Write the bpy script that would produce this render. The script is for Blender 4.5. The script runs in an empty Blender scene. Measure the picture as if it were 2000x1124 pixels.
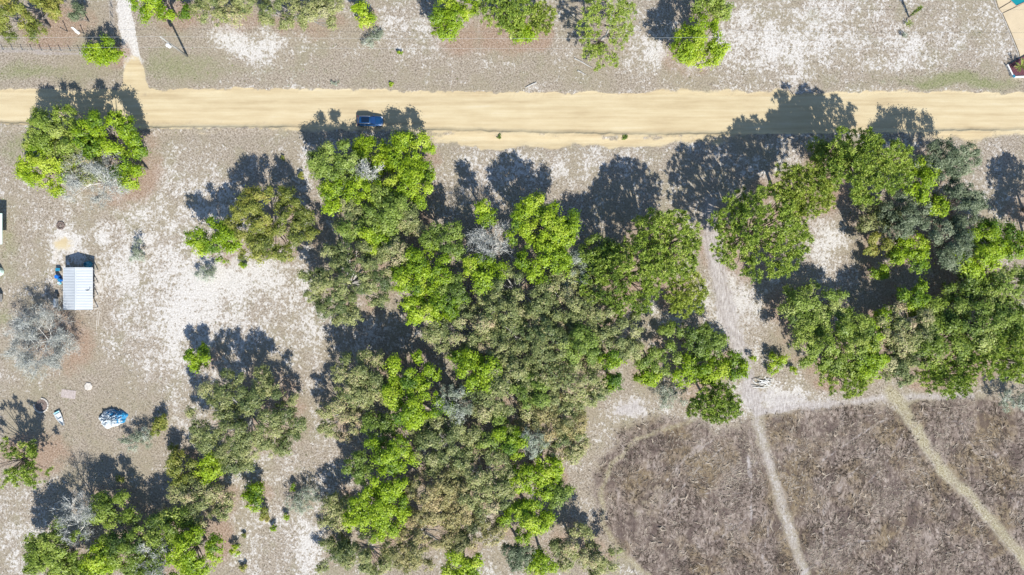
import bpy, bmesh, math, random
import numpy as np
from mathutils import Vector

# ------------------------------------------------------------------ camera, sky, sun, exposure
scene = bpy.context.scene
C = scene.collection
S = 0.092            # metres on the ground per photograph pixel
FPX = 1335.0         # focal length in photograph pixels
H = S * FPX          # flying height of the drone, about 123 m
CX, CY = 1000.0, 562.0

cam_d = bpy.data.cameras.new("camera")
cam_d.sensor_width = 36.0
cam_d.lens = 36.0 * FPX / 2000.0
cam_d.clip_start = 1.0
cam_d.clip_end = 6000.0
cam = bpy.data.objects.new("camera", cam_d)
cam.location = (0, 0, H)
cam.rotation_euler = (0, 0, 0)
C.objects.link(cam)
scene.camera = cam

SUN_EL = math.radians(43.0)
sun_h = Vector((0.435, -0.90, 0)).normalized()      # towards the sun, on the ground
to_sun = Vector((sun_h.x * math.cos(SUN_EL), sun_h.y * math.cos(SUN_EL), math.sin(SUN_EL)))
world = bpy.data.worlds.new("World")
scene.world = world
world.use_nodes = True
wn = world.node_tree
wn.nodes.clear()
sky = wn.nodes.new("ShaderNodeTexSky")
sky.sky_type = 'NISHITA'
sky.sun_disc = False
sky.sun_elevation = SUN_EL
sky.sun_rotation = math.atan2(sun_h.x, sun_h.y)
sky.air_density = 1.0
sky.dust_density = 0.3
sky.ozone_density = 2.5
bg = wn.nodes.new("ShaderNodeBackground")
bg.inputs["Strength"].default_value = 0.11
wo = wn.nodes.new("ShaderNodeOutputWorld")
wn.links.new(sky.outputs[0], bg.inputs[0])
wn.links.new(bg.outputs[0], wo.inputs[0])

sun_d = bpy.data.lights.new("sun", 'SUN')
sun_d.energy = 5.0
sun_d.angle = math.radians(0.5)
sun_d.color = (1.0, 0.955, 0.88)
sun = bpy.data.objects.new("sun", sun_d)
sun.rotation_euler = (-to_sun).to_track_quat('-Z', 'Y').to_euler()
sun.location = (40, -80, 90)
C.objects.link(sun)

scene.view_settings.view_transform = 'Standard'
scene.view_settings.look = 'None'
scene.view_settings.exposure = 0.66
scene.view_settings.gamma = 1.0
scene.view_settings.use_curve_mapping = False
scene.cycles.max_bounces = 6
scene.cycles.diffuse_bounces = 3
scene.cycles.transmission_bounces = 4
scene.cycles.transparent_max_bounces = 4

rng = np.random.default_rng(11)
random.seed(5)


def gp(px, py, z=0.0):
    """A point whose picture position is (px, py) and which stands z metres above the ground."""
    k = 1.0 - z / H
    return Vector(((px - CX) * S * k, (CY - py) * S * k, z))


# ------------------------------------------------------------------ noise for layout
_T = np.random.default_rng(3).random((256, 256))


def vnoise(x, y, o=0):
    xi = np.floor(x).astype(int)
    yi = np.floor(y).astype(int)
    fx = x - xi
    fy = y - yi
    fx = fx * fx * (3 - 2 * fx)
    fy = fy * fy * (3 - 2 * fy)
    a = _T[(xi + o) & 255, (yi + 3 * o) & 255]
    b = _T[(xi + 1 + o) & 255, (yi + 3 * o) & 255]
    c = _T[(xi + o) & 255, (yi + 1 + 3 * o) & 255]
    d = _T[(xi + 1 + o) & 255, (yi + 1 + 3 * o) & 255]
    return (a * (1 - fx) + b * fx) * (1 - fy) + (c * (1 - fx) + d * fx) * fy


def fbm(x, y, o=0, n=4):
    r = np.zeros_like(x, dtype=float)
    amp, tot = 1.0, 0.0
    for i in range(n):
        r += amp * vnoise(x * 2 ** i, y * 2 ** i, o + 17 * i)
        tot += amp
        amp *= 0.55
    return r / tot


def sstep(a, b, x):
    t = np.clip((x - a) / (b - a), 0, 1)
    return t * t * (3 - 2 * t)


# ------------------------------------------------------------------ materials
def mat_new(name):
    m = bpy.data.materials.new(name)
    m.use_nodes = True
    nt = m.node_tree
    nt.nodes.clear()
    out = nt.nodes.new("ShaderNodeOutputMaterial")
    return m, nt, out


def N(nt, t, **kw):
    n = nt.nodes.new(t)
    for k, v in kw.items():
        setattr(n, k, v)
    return n


def ramp(nt, stops, fac=None, interp='LINEAR'):
    r = nt.nodes.new("ShaderNodeValToRGB")
    r.color_ramp.interpolation = interp
    el = r.color_ramp.elements
    while len(el) < len(stops):
        el.new(0.5)
    for e, (p, c) in zip(el, stops):
        e.position = p
        e.color = (c[0], c[1], c[2], 1)
    if fac is not None:
        nt.links.new(fac, r.inputs[0])
    return r.outputs[0]


def math_n(nt, op, a, b=None, c=None, clamp=False):
    n = nt.nodes.new("ShaderNodeMath")
    n.operation = op
    n.use_clamp = clamp
    for i, v in enumerate((a, b, c)):
        if v is None:
            continue
        if isinstance(v, (int, float)):
            n.inputs[i].default_value = v
        else:
            nt.links.new(v, n.inputs[i])
    return n.outputs[0]


def mixc(nt, fac, a, b, bt='MIX'):
    n = nt.nodes.new("ShaderNodeMix")
    n.data_type = 'RGBA'
    n.blend_type = bt
    if isinstance(fac, (int, float)):
        n.inputs[0].default_value = fac
    else:
        nt.links.new(fac, n.inputs[0])
    for i, v in ((6, a), (7, b)):
        if isinstance(v, tuple):
            n.inputs[i].default_value = (v[0], v[1], v[2], 1)
        else:
            nt.links.new(v, n.inputs[i])
    return n.outputs[2]


def noise(nt, vec, scale, detail=3, rough=0.55, dist=0.0):
    n = nt.nodes.new("ShaderNodeTexNoise")
    n.inputs["Scale"].default_value = scale
    n.inputs["Detail"].default_value = detail
    n.inputs["Roughness"].default_value = rough
    n.inputs["Distortion"].default_value = dist
    if vec is not None:
        nt.links.new(vec, n.inputs["Vector"])
    return n.outputs[0]


def mapped(nt, vec, scale=(1, 1, 1), rotz=0.0):
    n = nt.nodes.new("ShaderNodeMapping")
    n.inputs["Scale"].default_value = scale
    n.inputs["Rotation"].default_value = (0, 0, rotz)
    nt.links.new(vec, n.inputs[0])
    return n.outputs[0]


def step_n(nt, v, lo, hi):
    n = nt.nodes.new("ShaderNodeMapRange")
    n.interpolation_type = 'SMOOTHSTEP'
    n.inputs[1].default_value = lo
    n.inputs[2].default_value = hi
    nt.links.new(v, n.inputs[0])
    return n.outputs[0]


MASKS = ("white", "litter", "green", "tan", "field", "grey", "yellow", "rut")


def ground_material():
    m, nt, out = mat_new("sandy_ground")
    L = nt.links
    pos = N(nt, "ShaderNodeNewGeometry").outputs["Position"]
    A = {}
    for k in MASKS:
        a = N(nt, "ShaderNodeAttribute")
        a.attribute_name = k
        A[k] = a.outputs["Fac"]
    nf = noise(nt, pos, 1.15, 9, 0.80, 0.3)
    nf2 = noise(nt, mapped(nt, pos, (1, 1, 1), 0.7), 3.4, 5, 0.7)
    nm = noise(nt, pos, 0.55, 4, 0.6)
    nb = noise(nt, pos, 0.11, 4, 0.6)
    edge = math_n(nt, 'MULTIPLY', math_n(nt, 'SUBTRACT', math_n(nt, 'ADD', math_n(nt, 'MULTIPLY', nf, 0.6), math_n(nt, 'MULTIPLY', nm, 0.4)), 0.5), 1.5)

    def soft(k, lo=0.3, hi=0.7, amt=1.0):
        return step_n(nt, math_n(nt, 'ADD', A[k], math_n(nt, 'MULTIPLY', edge, amt)), lo, hi)
    # dead weeds and lichen over sand
    weeds = ramp(nt, [(0.34, (0.120, 0.096, 0.073)), (0.46, (0.245, 0.206, 0.162)), (0.57, (0.338, 0.294, 0.238)), (0.70, (0.43, 0.39, 0.34))], nf2)
    weeds = mixc(nt, step_n(nt, nb, 0.42, 0.62), weeds, (0.262, 0.228, 0.160))
    nb2 = noise(nt, mapped(nt, pos, (1, 1, 1), 0.4), 0.17, 5, 0.65)
    weeds = mixc(nt, math_n(nt, 'MULTIPLY', step_n(nt, nb2, 0.50, 0.66), 0.7), weeds, (0.225, 0.212, 0.130))
    weeds = mixc(nt, 0.45, weeds, ramp(nt, [(0.35, (0.110, 0.088, 0.067)), (0.5, (0.265, 0.225, 0.178)), (0.65, (0.40, 0.36, 0.305))], nf2))
    sand = ramp(nt, [(0.32, (0.345, 0.315, 0.28)), (0.48, (0.475, 0.452, 0.42)), (0.66, (0.585, 0.568, 0.54))], nf2)
    nf3 = noise(nt, mapped(nt, pos, (1, 0.8, 1), 1.9), 2.3, 5, 0.7, 0.5)
    wv = math_n(nt, 'ADD', math_n(nt, 'ADD', math_n(nt, 'MULTIPLY', nf, 0.62), math_n(nt, 'MULTIPLY', nf3, 0.38)), math_n(nt, 'MULTIPLY', math_n(nt, 'SUBTRACT', A["white"], 0.5), 0.18))
    col = mixc(nt, step_n(nt, wv, 0.485, 0.575), weeds, sand)
    # grass
    grass = ramp(nt, [(0.3, (0.105, 0.125, 0.050)), (0.5, (0.190, 0.200, 0.100)), (0.7, (0.31, 0.295, 0.185))], nf2)
    col = mixc(nt, math_n(nt, 'MULTIPLY', soft("green", 0.25, 0.85, 0.9), 0.9), col, grass)
    # leaf litter and pine straw
    lit = ramp(nt, [(0.3, (0.12, 0.070, 0.048)), (0.45, (0.235, 0.160, 0.115)), (0.58, (0.32, 0.235, 0.180)), (0.74, (0.42, 0.35, 0.31))], nf2)
    col = mixc(nt, math_n(nt, 'MULTIPLY', soft("litter", 0.25, 0.95, 1.1), 0.8), col, lit)
    # dry cut field
    na = noise(nt, mapped(nt, pos, (1.0, 0.7, 1), -0.75), 1.7, 8, 0.74, 0.8)
    ns = noise(nt, mapped(nt, pos, (1.0, 0.42, 1), 0.9), 1.1, 7, 0.72, 1.8)
    fsum = math_n(nt, 'ADD', math_n(nt, 'MULTIPLY', na, 0.55), math_n(nt, 'MULTIPLY', ns, 0.45))
    fld = ramp(nt, [(0.36, (0.050, 0.038, 0.031)), (0.45, (0.125, 0.097, 0.081)), (0.53, (0.220, 0.178, 0.150)), (0.62, (0.36, 0.31, 0.27))], fsum)
    fld2 = ramp(nt, [(0.34, (0.065, 0.048, 0.030)), (0.48, (0.160, 0.122, 0.078)), (0.64, (0.31, 0.25, 0.17))], fsum)
    fld = mixc(nt, step_n(nt, nb, 0.46, 0.62), fld, fld2)
    fp = noise(nt, mapped(nt, pos, (1.0, 0.6, 1), 0.6), 0.34, 6, 0.68, 0.8)
    fld = mixc(nt, math_n(nt, 'MULTIPLY', step_n(nt, fp, 0.52, 0.38), 0.72), fld, (0.075, 0.055, 0.05))
    fld = mixc(nt, math_n(nt, 'MULTIPLY', step_n(nt, fp, 0.54, 0.68), 0.6), fld, (0.30, 0.26, 0.235))
    col = mixc(nt, soft("field", 0.2, 0.85, 1.3), col, fld)
    # pale grey track, yellowed track
    gry = ramp(nt, [(0.32, (0.23, 0.205, 0.195)), (0.5, (0.36, 0.330, 0.315)), (0.68, (0.49, 0.465, 0.45))], noise(nt, mapped(nt, pos, (1.6, 0.4, 1), 0.22), 2.2, 5, 0.65))
    col = mixc(nt, math_n(nt, 'MULTIPLY', soft("grey", 0.25, 0.9, 1.2), 0.88), col, gry)
    yel = ramp(nt, [(0.34, (0.16, 0.135, 0.075)), (0.5, (0.30, 0.265, 0.165)), (0.66, (0.45, 0.43, 0.34))], nf2)
    col = mixc(nt, math_n(nt, 'MULTIPLY', soft("yellow", 0.3, 0.9, 1.3), 0.85), col, yel)
    # tan road sand, drawn out along the driving direction
    st = noise(nt, mapped(nt, pos, (0.05, 1.3, 1)), 1.0, 5, 0.6)
    st2 = noise(nt, mapped(nt, pos, (0.25, 1.0, 1)), 0.5, 5, 0.65)
    tan = ramp(nt, [(0.32, (0.350, 0.272, 0.163)), (0.46, (0.442, 0.360, 0.222)), (0.57, (0.488, 0.410, 0.262)), (0.72, (0.53, 0.470, 0.34))], math_n(nt, 'ADD', math_n(nt, 'MULTIPLY', st, 0.55), math_n(nt, 'MULTIPLY', st2, 0.45)))
    tan = mixc(nt, math_n(nt, 'MULTIPLY', step_n(nt, nf2, 0.45, 0.7), 0.18), tan, (0.38, 0.31, 0.22))
    col = mixc(nt, soft("tan", 0.35, 0.65, 0.75), col, tan)
    # wheel ruts: packed, slightly darker soil
    col = mixc(nt, math_n(nt, 'MULTIPLY', soft("rut", 0.35, 0.9, 0.9), 0.42), col, (0.20, 0.165, 0.14))
    b = N(nt, "ShaderNodeBsdfPrincipled")
    b.inputs["Roughness"].default_value = 0.95
    b.inputs["Specular IOR Level"].default_value = 0.12
    L.new(col, b.inputs["Base Color"])
    bump = N(nt, "ShaderNodeBump")
    bump.inputs["Strength"].default_value = 0.55
    bump.inputs["Distance"].default_value = 0.22
    hgt = math_n(nt, 'ADD', nf, math_n(nt, 'MULTIPLY', nf2, 0.6))
    keep = math_n(nt, 'SUBTRACT', 1.0, math_n(nt, 'MULTIPLY', A["tan"], 0.88), clamp=True)
    L.new(math_n(nt, 'MULTIPLY', hgt, keep), bump.inputs["Height"])
    L.new(bump.outputs[0], b.inputs["Normal"])
    L.new(b.outputs[0], out.inputs[0])
    return m


def leaf_material(name, stops, trans=0.28, spread=0.08, gloss=0.03):
    """Leaves: colour by each leaf's own value, a slow shift from one tree to the next."""
    m, nt, out = mat_new(name)
    L = nt.links
    a = N(nt, "ShaderNodeAttribute")
    a.attribute_name = "var"
    oi = N(nt, "ShaderNodeObjectInfo")
    v = math_n(nt, 'ADD', a.outputs["Fac"], math_n(nt, 'MULTIPLY', math_n(nt, 'SUBTRACT', oi.outputs["Random"], 0.5), spread * 2))
    col = ramp(nt, stops, v)
    d = N(nt, "ShaderNodeBsdfDiffuse")
    t = N(nt, "ShaderNodeBsdfTranslucent")
    L.new(col, d.inputs[0])
    L.new(mixc(nt, 0.25, col, (0.45, 0.5, 0.05)), t.inputs[0])
    mx = N(nt, "ShaderNodeMixShader")
    mx.inputs[0].default_value = trans
    L.new(d.outputs[0], mx.inputs[1])
    L.new(t.outputs[0], mx.inputs[2])
    g = N(nt, "ShaderNodeBsdfGlossy")
    g.inputs["Roughness"].default_value = 0.5
    mx2 = N(nt, "ShaderNodeMixShader")
    mx2.inputs[0].default_value = gloss
    L.new(mx.outputs[0], mx2.inputs[1])
    L.new(g.outputs[0], mx2.inputs[2])
    L.new(mx2.outputs[0], out.inputs[0])
    return m


def plain(name, col, rough=0.6, metal=0.0, var=0.25, scale=3.0, coat=0.0, spec=0.5):
    m, nt, out = mat_new(name)
    L = nt.links
    tc = N(nt, "ShaderNodeTexCoord").outputs["Object"]
    n = noise(nt, tc, scale, 5, 0.6)
    c = ramp(nt, [(0.3, tuple(x * (1 - var) for x in col)), (0.7, tuple(min(1, x * (1 + var)) for x in col))], n)
    b = N(nt, "ShaderNodeBsdfPrincipled")
    L.new(c, b.inputs["Base Color"])
    b.inputs["Roughness"].default_value = rough
    b.inputs["Metallic"].default_value = metal
    b.inputs["Coat Weight"].default_value = coat
    b.inputs["Specular IOR Level"].default_value = spec
    L.new(b.outputs[0], out.inputs[0])
    return m


M = {
    "ground": ground_material(),
    "L": leaf_material("lime_leaves", [(0.0, (0.068, 0.146, 0.012)), (0.35, (0.187, 0.296, 0.009)), (0.7, (0.302, 0.432, 0.014)), (1.0, (0.416, 0.499, 0.052))], spread=0.14),
    "G": leaf_material("green_leaves", [(0.0, (0.045, 0.090, 0.018)), (0.4, (0.150, 0.222, 0.030)), (0.75, (0.245, 0.335, 0.044)), (1.0, (0.35, 0.41, 0.09))], spread=0.13),
    "O": leaf_material("olive_leaves", [(0.0, (0.076, 0.113, 0.035)), (0.4, (0.194, 0.229, 0.076)), (0.75, (0.329, 0.343, 0.130)), (0.93, (0.400, 0.383, 0.205)), (1.0, (0.454, 0.356, 0.216))], 0.2, 0.13),
    "H": leaf_material("mid_green_leaves", [(0.0, (0.065, 0.115, 0.020)), (0.4, (0.150, 0.225, 0.035)), (0.75, (0.245, 0.335, 0.055)), (1.0, (0.36, 0.41, 0.12))], 0.25, 0.13),
    "T": leaf_material("tan_olive_leaves", [(0.0, (0.085, 0.105, 0.036)), (0.35, (0.215, 0.215, 0.080)), (0.7, (0.345, 0.305, 0.130)), (1.0, (0.45, 0.35, 0.18))], 0.2),
    "Y": leaf_material("yellow_olive_leaves", [(0.0, (0.075, 0.105, 0.020)), (0.4, (0.185, 0.220, 0.038)), (0.8, (0.315, 0.315, 0.060)), (1.0, (0.40, 0.34, 0.11))], 0.25),
    "S": leaf_material("grey_green_leaves", [(0.0, (0.060, 0.090, 0.050)), (0.5, (0.140, 0.178, 0.098)), (1.0, (0.27, 0.31, 0.20))], 0.18),
    "W": leaf_material("wispy_leaves", [(0.0, (0.13, 0.17, 0.11)), (0.5, (0.28, 0.32, 0.23)), (1.0, (0.50, 0.53, 0.47))], 0.25),
    "P": leaf_material("pine_needles", [(0.0, (0.070, 0.135, 0.027)), (0.45, (0.238, 0.340, 0.050)), (0.8, (0.383, 0.481, 0.080)), (1.0, (0.508, 0.540, 0.162))], 0.2),
    "Q": leaf_material("pale_pine_needles", [(0.0, (0.098, 0.163, 0.024)), (0.45, (0.290, 0.371, 0.054)), (0.8, (0.431, 0.497, 0.087)), (1.0, (0.491, 0.503, 0.175))], 0.25),
    "B": leaf_material("grey_twigs", [(0.0, (0.22, 0.23, 0.20)), (0.5, (0.40, 0.415, 0.38)), (1.0, (0.58, 0.59, 0.56))], 0.05, 0.03),
    "K": leaf_material("palm_fronds", [(0.0, (0.04, 0.09, 0.015)), (0.5, (0.13, 0.21, 0.03)), (1.0, (0.34, 0.33, 0.07))], 0.2),
    "tuft": leaf_material("dry_weeds", [(0.0, (0.055, 0.043, 0.034)), (0.3, (0.190, 0.157, 0.130)), (0.5, (0.38, 0.325, 0.265)), (0.7, (0.34, 0.30, 0.25)), (0.85, (0.24, 0.21, 0.15)), (0.93, (0.15, 0.16, 0.06)), (1.0, (0.17, 0.24, 0.05))], 0.15, 0.0, 0.0),
    "bark": plain("grey_bark", (0.22, 0.195, 0.17), 0.9, var=0.45, scale=1.5),
    "pine_bark": plain("pine_bark", (0.20, 0.16, 0.13), 0.9, var=0.45, scale=1.5),
    "pale_bark": plain("pale_bark", (0.36, 0.35, 0.33), 0.9, var=0.3, scale=1.5),
    "dead_bark": plain("bleached_bark", (0.54, 0.53, 0.50), 0.9, var=0.25, scale=1.5),
    "weathered": plain("weathered_wood", (0.30, 0.27, 0.23), 0.9, var=0.35),
    "white_metal": plain("white_roof_metal", (0.42, 0.45, 0.475), 0.5, 0.0, var=0.06, scale=0.5),
    "white": plain("white_paint", (0.74, 0.74, 0.72), 0.45, var=0.08),
    "offwhite": plain("white_plastic", (0.56, 0.59, 0.60), 0.35, var=0.08),
    "cyan": plain("pale_cyan_plastic", (0.20, 0.58, 0.66), 0.4, var=0.1),
    "blue": plain("blue_plastic", (0.012, 0.14, 0.50), 0.4, var=0.15),
    "tarpblue": plain("teal_blue_tarp", (0.02, 0.19, 0.31), 0.45, var=0.25, scale=1.0),
    "black": plain("black_rubber", (0.018, 0.018, 0.02), 0.7, var=0.2),
    "dark": plain("dark_grey_plastic", (0.05, 0.055, 0.06), 0.6, var=0.2),
    "steel": plain("galvanised_steel", (0.45, 0.47, 0.48), 0.4, 0.6, var=0.12),
    "wire": plain("aluminium_wire", (0.50, 0.52, 0.52), 0.5, 0.2, var=0.05),
    "pole": plain("weathered_pole_wood", (0.26, 0.255, 0.235), 0.85, var=0.2, scale=1.0),
    "stone": plain("pale_stone", (0.46, 0.43, 0.39), 0.9, var=0.3, scale=4.0),
    "ash": plain("ash", (0.15, 0.115, 0.10), 0.95, var=0.5, scale=4.0),
    "brick": plain("red_mulch", (0.10, 0.034, 0.045), 0.95, var=0.55, scale=5.0),
    "slab": plain("tan_concrete", (0.46, 0.375, 0.25), 0.85, var=0.07, scale=0.5),
    "coping": plain("pool_coping", (0.34, 0.24, 0.18), 0.8, var=0.15),
    "poolside": plain("pool_lining", (0.06, 0.42, 0.47), 0.5, var=0.1),
    "oldroof": plain("old_green_roof", (0.55, 0.72, 0.66), 0.4, var=0.08, scale=0.4),
    "carpaint": plain("blue_car_paint", (0.003, 0.045, 0.14), 0.35, 0.25, var=0.03, coat=1.0),
    "carglass": plain("tinted_glass", (0.004, 0.012, 0.03), 0.06, 0.0, var=0.0, spec=0.8),
    "carshield": plain("windscreen_glass", (0.008, 0.035, 0.12), 0.10, 0.0, var=0.0, spec=0.6),
    "chrome": plain("satin_rail", (0.62, 0.66, 0.70), 0.25, 0.9, var=0.02),
    "lamp_clear": plain("headlight_lens", (0.70, 0.74, 0.78), 0.15, 0.0, var=0.02),
    "lamp_red": plain("tail_light_lens", (0.35, 0.01, 0.01), 0.2, 0.0, var=0.02),
}


def water_material():
    m, nt, out = mat_new("pool_water")
    b = N(nt, "ShaderNodeBsdfPrincipled")
    b.inputs["Base Color"].default_value = (0.01, 0.20, 0.23, 1)
    b.inputs["Roughness"].default_value = 0.06
    bump = N(nt, "ShaderNodeBump")
    bump.inputs["Strength"].default_value = 0.15
    tc = N(nt, "ShaderNodeTexCoord").outputs["Object"]
    nt.links.new(noise(nt, tc, 2.5, 3, 0.5), bump.inputs["Height"])
    nt.links.new(bump.outputs[0], b.inputs["Normal"])
    nt.links.new(b.outputs[0], out.inputs[0])
    return m


def tarp_material():
    """White tarpaulin with worn blue showing through in patches."""
    m, nt, out = mat_new("patched_tarp")
    tc = N(nt, "ShaderNodeTexCoord").outputs["Object"]
    sep = N(nt, "ShaderNodeSeparateXYZ")
    nt.links.new(tc, sep.inputs[0])
    n = noise(nt, tc, 1.5, 6, 0.7, 0.6)
    v = math_n(nt, 'ADD', n, math_n(nt, 'ADD', math_n(nt, 'MULTIPLY', sep.outputs[0], 0.085), math_n(nt, 'MULTIPLY', sep.outputs[1], 0.05)))
    c = mixc(nt, step_n(nt, v, 0.54, 0.62), (0.50, 0.55, 0.58), (0.012, 0.19, 0.38))
    b = N(nt, "ShaderNodeBsdfPrincipled")
    nt.links.new(c, b.inputs["Base Color"])
    b.inputs["Roughness"].default_value = 0.5
    nt.links.new(b.outputs[0], out.inputs[0])
    return m


M["water"] = water_material()
M["tarp"] = tarp_material()


# ------------------------------------------------------------------ object helpers
def tag(o, label=None, cat=None, group=None, kind=None):
    if label:
        o["label"] = label
    if cat:
        o["category"] = cat
    if group:
        o["group"] = group
    if kind:
        o["kind"] = kind
    return o


def empty(name, loc=(0, 0, 0), rz=0.0):
    o = bpy.data.objects.new(name, None)
    o.empty_display_size = 0.5
    o.location = loc
    o.rotation_euler = (0, 0, rz)
    C.objects.link(o)
    return o


def link_mesh(name, me, mat, parent=None):
    o = bpy.data.objects.new(name, me)
    if mat is not None and not me.materials:
        me.materials.append(mat)
    C.objects.link(o)
    if parent is not None:
        o.parent = parent
    return o


class MB:
    def __init__(self):
        self.v, self.f = [], []

    def box(self, c, s, rz=0.0, tilt=None):
        b = len(self.v)
        ca, sa = math.cos(rz), math.sin(rz)
        for dz in (-1, 1):
            for dx, dy in ((-1, -1), (1, -1), (1, 1), (-1, 1)):
                x, y, z = dx * s[0] / 2, dy * s[1] / 2, dz * s[2] / 2
                self.v.append((c[0] + x * ca - y * sa, c[1] + x * sa + y * ca, c[2] + z))
        for q in ((0, 3, 2, 1), (4, 5, 6, 7), (0, 1, 5, 4), (1, 2, 6, 5), (2, 3, 7, 6), (3, 0, 4, 7)):
            self.f.append(tuple(b + i for i in q))
        return self

    def tube(self, pts, radii, sides=6, cap=True):
        pts = [Vector(p) for p in pts]
        if not hasattr(radii, "__len__"):
            radii = [radii] * len(pts)
        b = len(self.v)
        for i, p in enumerate(pts):
            d = (pts[min(i + 1, len(pts) - 1)] - pts[max(i - 1, 0)])
            d = d.normalized() if d.length > 1e-9 else Vector((0, 0, 1))
            u = d.cross(Vector((0, 0, 1)) if abs(d.z) < 0.9 else Vector((1, 0, 0))).normalized()
            w = d.cross(u)
            for k in range(sides):
                a = 2 * math.pi * k / sides
                q = p + (u * math.cos(a) + w * math.sin(a)) * radii[i]
                self.v.append((q.x, q.y, q.z))
        for i in range(len(pts) - 1):
            for k in range(sides):
                k2 = (k + 1) % sides
                self.f.append((b + i * sides + k, b + i * sides + k2, b + (i + 1) * sides + k2, b + (i + 1) * sides + k))
        if cap:
            self.f.append(tuple(b + k for k in range(sides))[::-1])
            e = b + (len(pts) - 1) * sides
            self.f.append(tuple(e + k for k in range(sides)))
        return self

    def ring(self, rings, close=True, cap=True):
        """Loft through rings of points."""
        b = len(self.v)
        n = len(rings[0])
        for r in rings:
            self.v.extend([tuple(p) for p in r])
        for i in range(len(rings) - 1):
            for k in range(n if close else n - 1):
                k2 = (k + 1) % n
                self.f.append((b + i * n + k, b + i * n + k2, b + (i + 1) * n + k2, b + (i + 1) * n + k))
        if cap:
            self.f.append(tuple(range(b + n - 1, b - 1, -1)))
            e = b + (len(rings) - 1) * n
            self.f.append(tuple(range(e, e + n)))
        return self

    def build(self, name, mat, parent=None, smooth=False, bevel=0.0):
        me = bpy.data.meshes.new(name)
        me.from_pydata(self.v, [], self.f)
        bm = bmesh.new()
        bm.from_mesh(me)
        bmesh.ops.recalc_face_normals(bm, faces=bm.faces)
        if bevel:
            bmesh.ops.bevel(bm, geom=bm.edges[:], offset=bevel, segments=1, affect='EDGES')
        bm.to_mesh(me)
        bm.free()
        if smooth:
            me.polygons.foreach_set("use_smooth", [True] * len(me.polygons))
        me.update()
        return link_mesh(name, me, mat, parent)


def poly_arrays(name, V, nper, mat, parent=None, var=None):
    """V: (n, nper, 3) separate faces, one value each."""
    n = V.shape[0]
    me = bpy.data.meshes.new(name)
    me.vertices.add(n * nper)
    me.vertices.foreach_set("co", np.ascontiguousarray(V, dtype=np.float32).ravel())
    me.loops.add(n * nper)
    me.loops.foreach_set("vertex_index", np.arange(n * nper, dtype=np.int32))
    me.polygons.add(n)
    me.polygons.foreach_set("loop_start", np.arange(0, n * nper, nper, dtype=np.int32))
    me.update(calc_edges=True)
    if var is not None:
        a = me.attributes.new("var", 'FLOAT', 'FACE')
        a.data.foreach_set("value", np.clip(var, 0, 1).astype(np.float32))
    return link_mesh(name, me, mat, parent)


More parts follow.
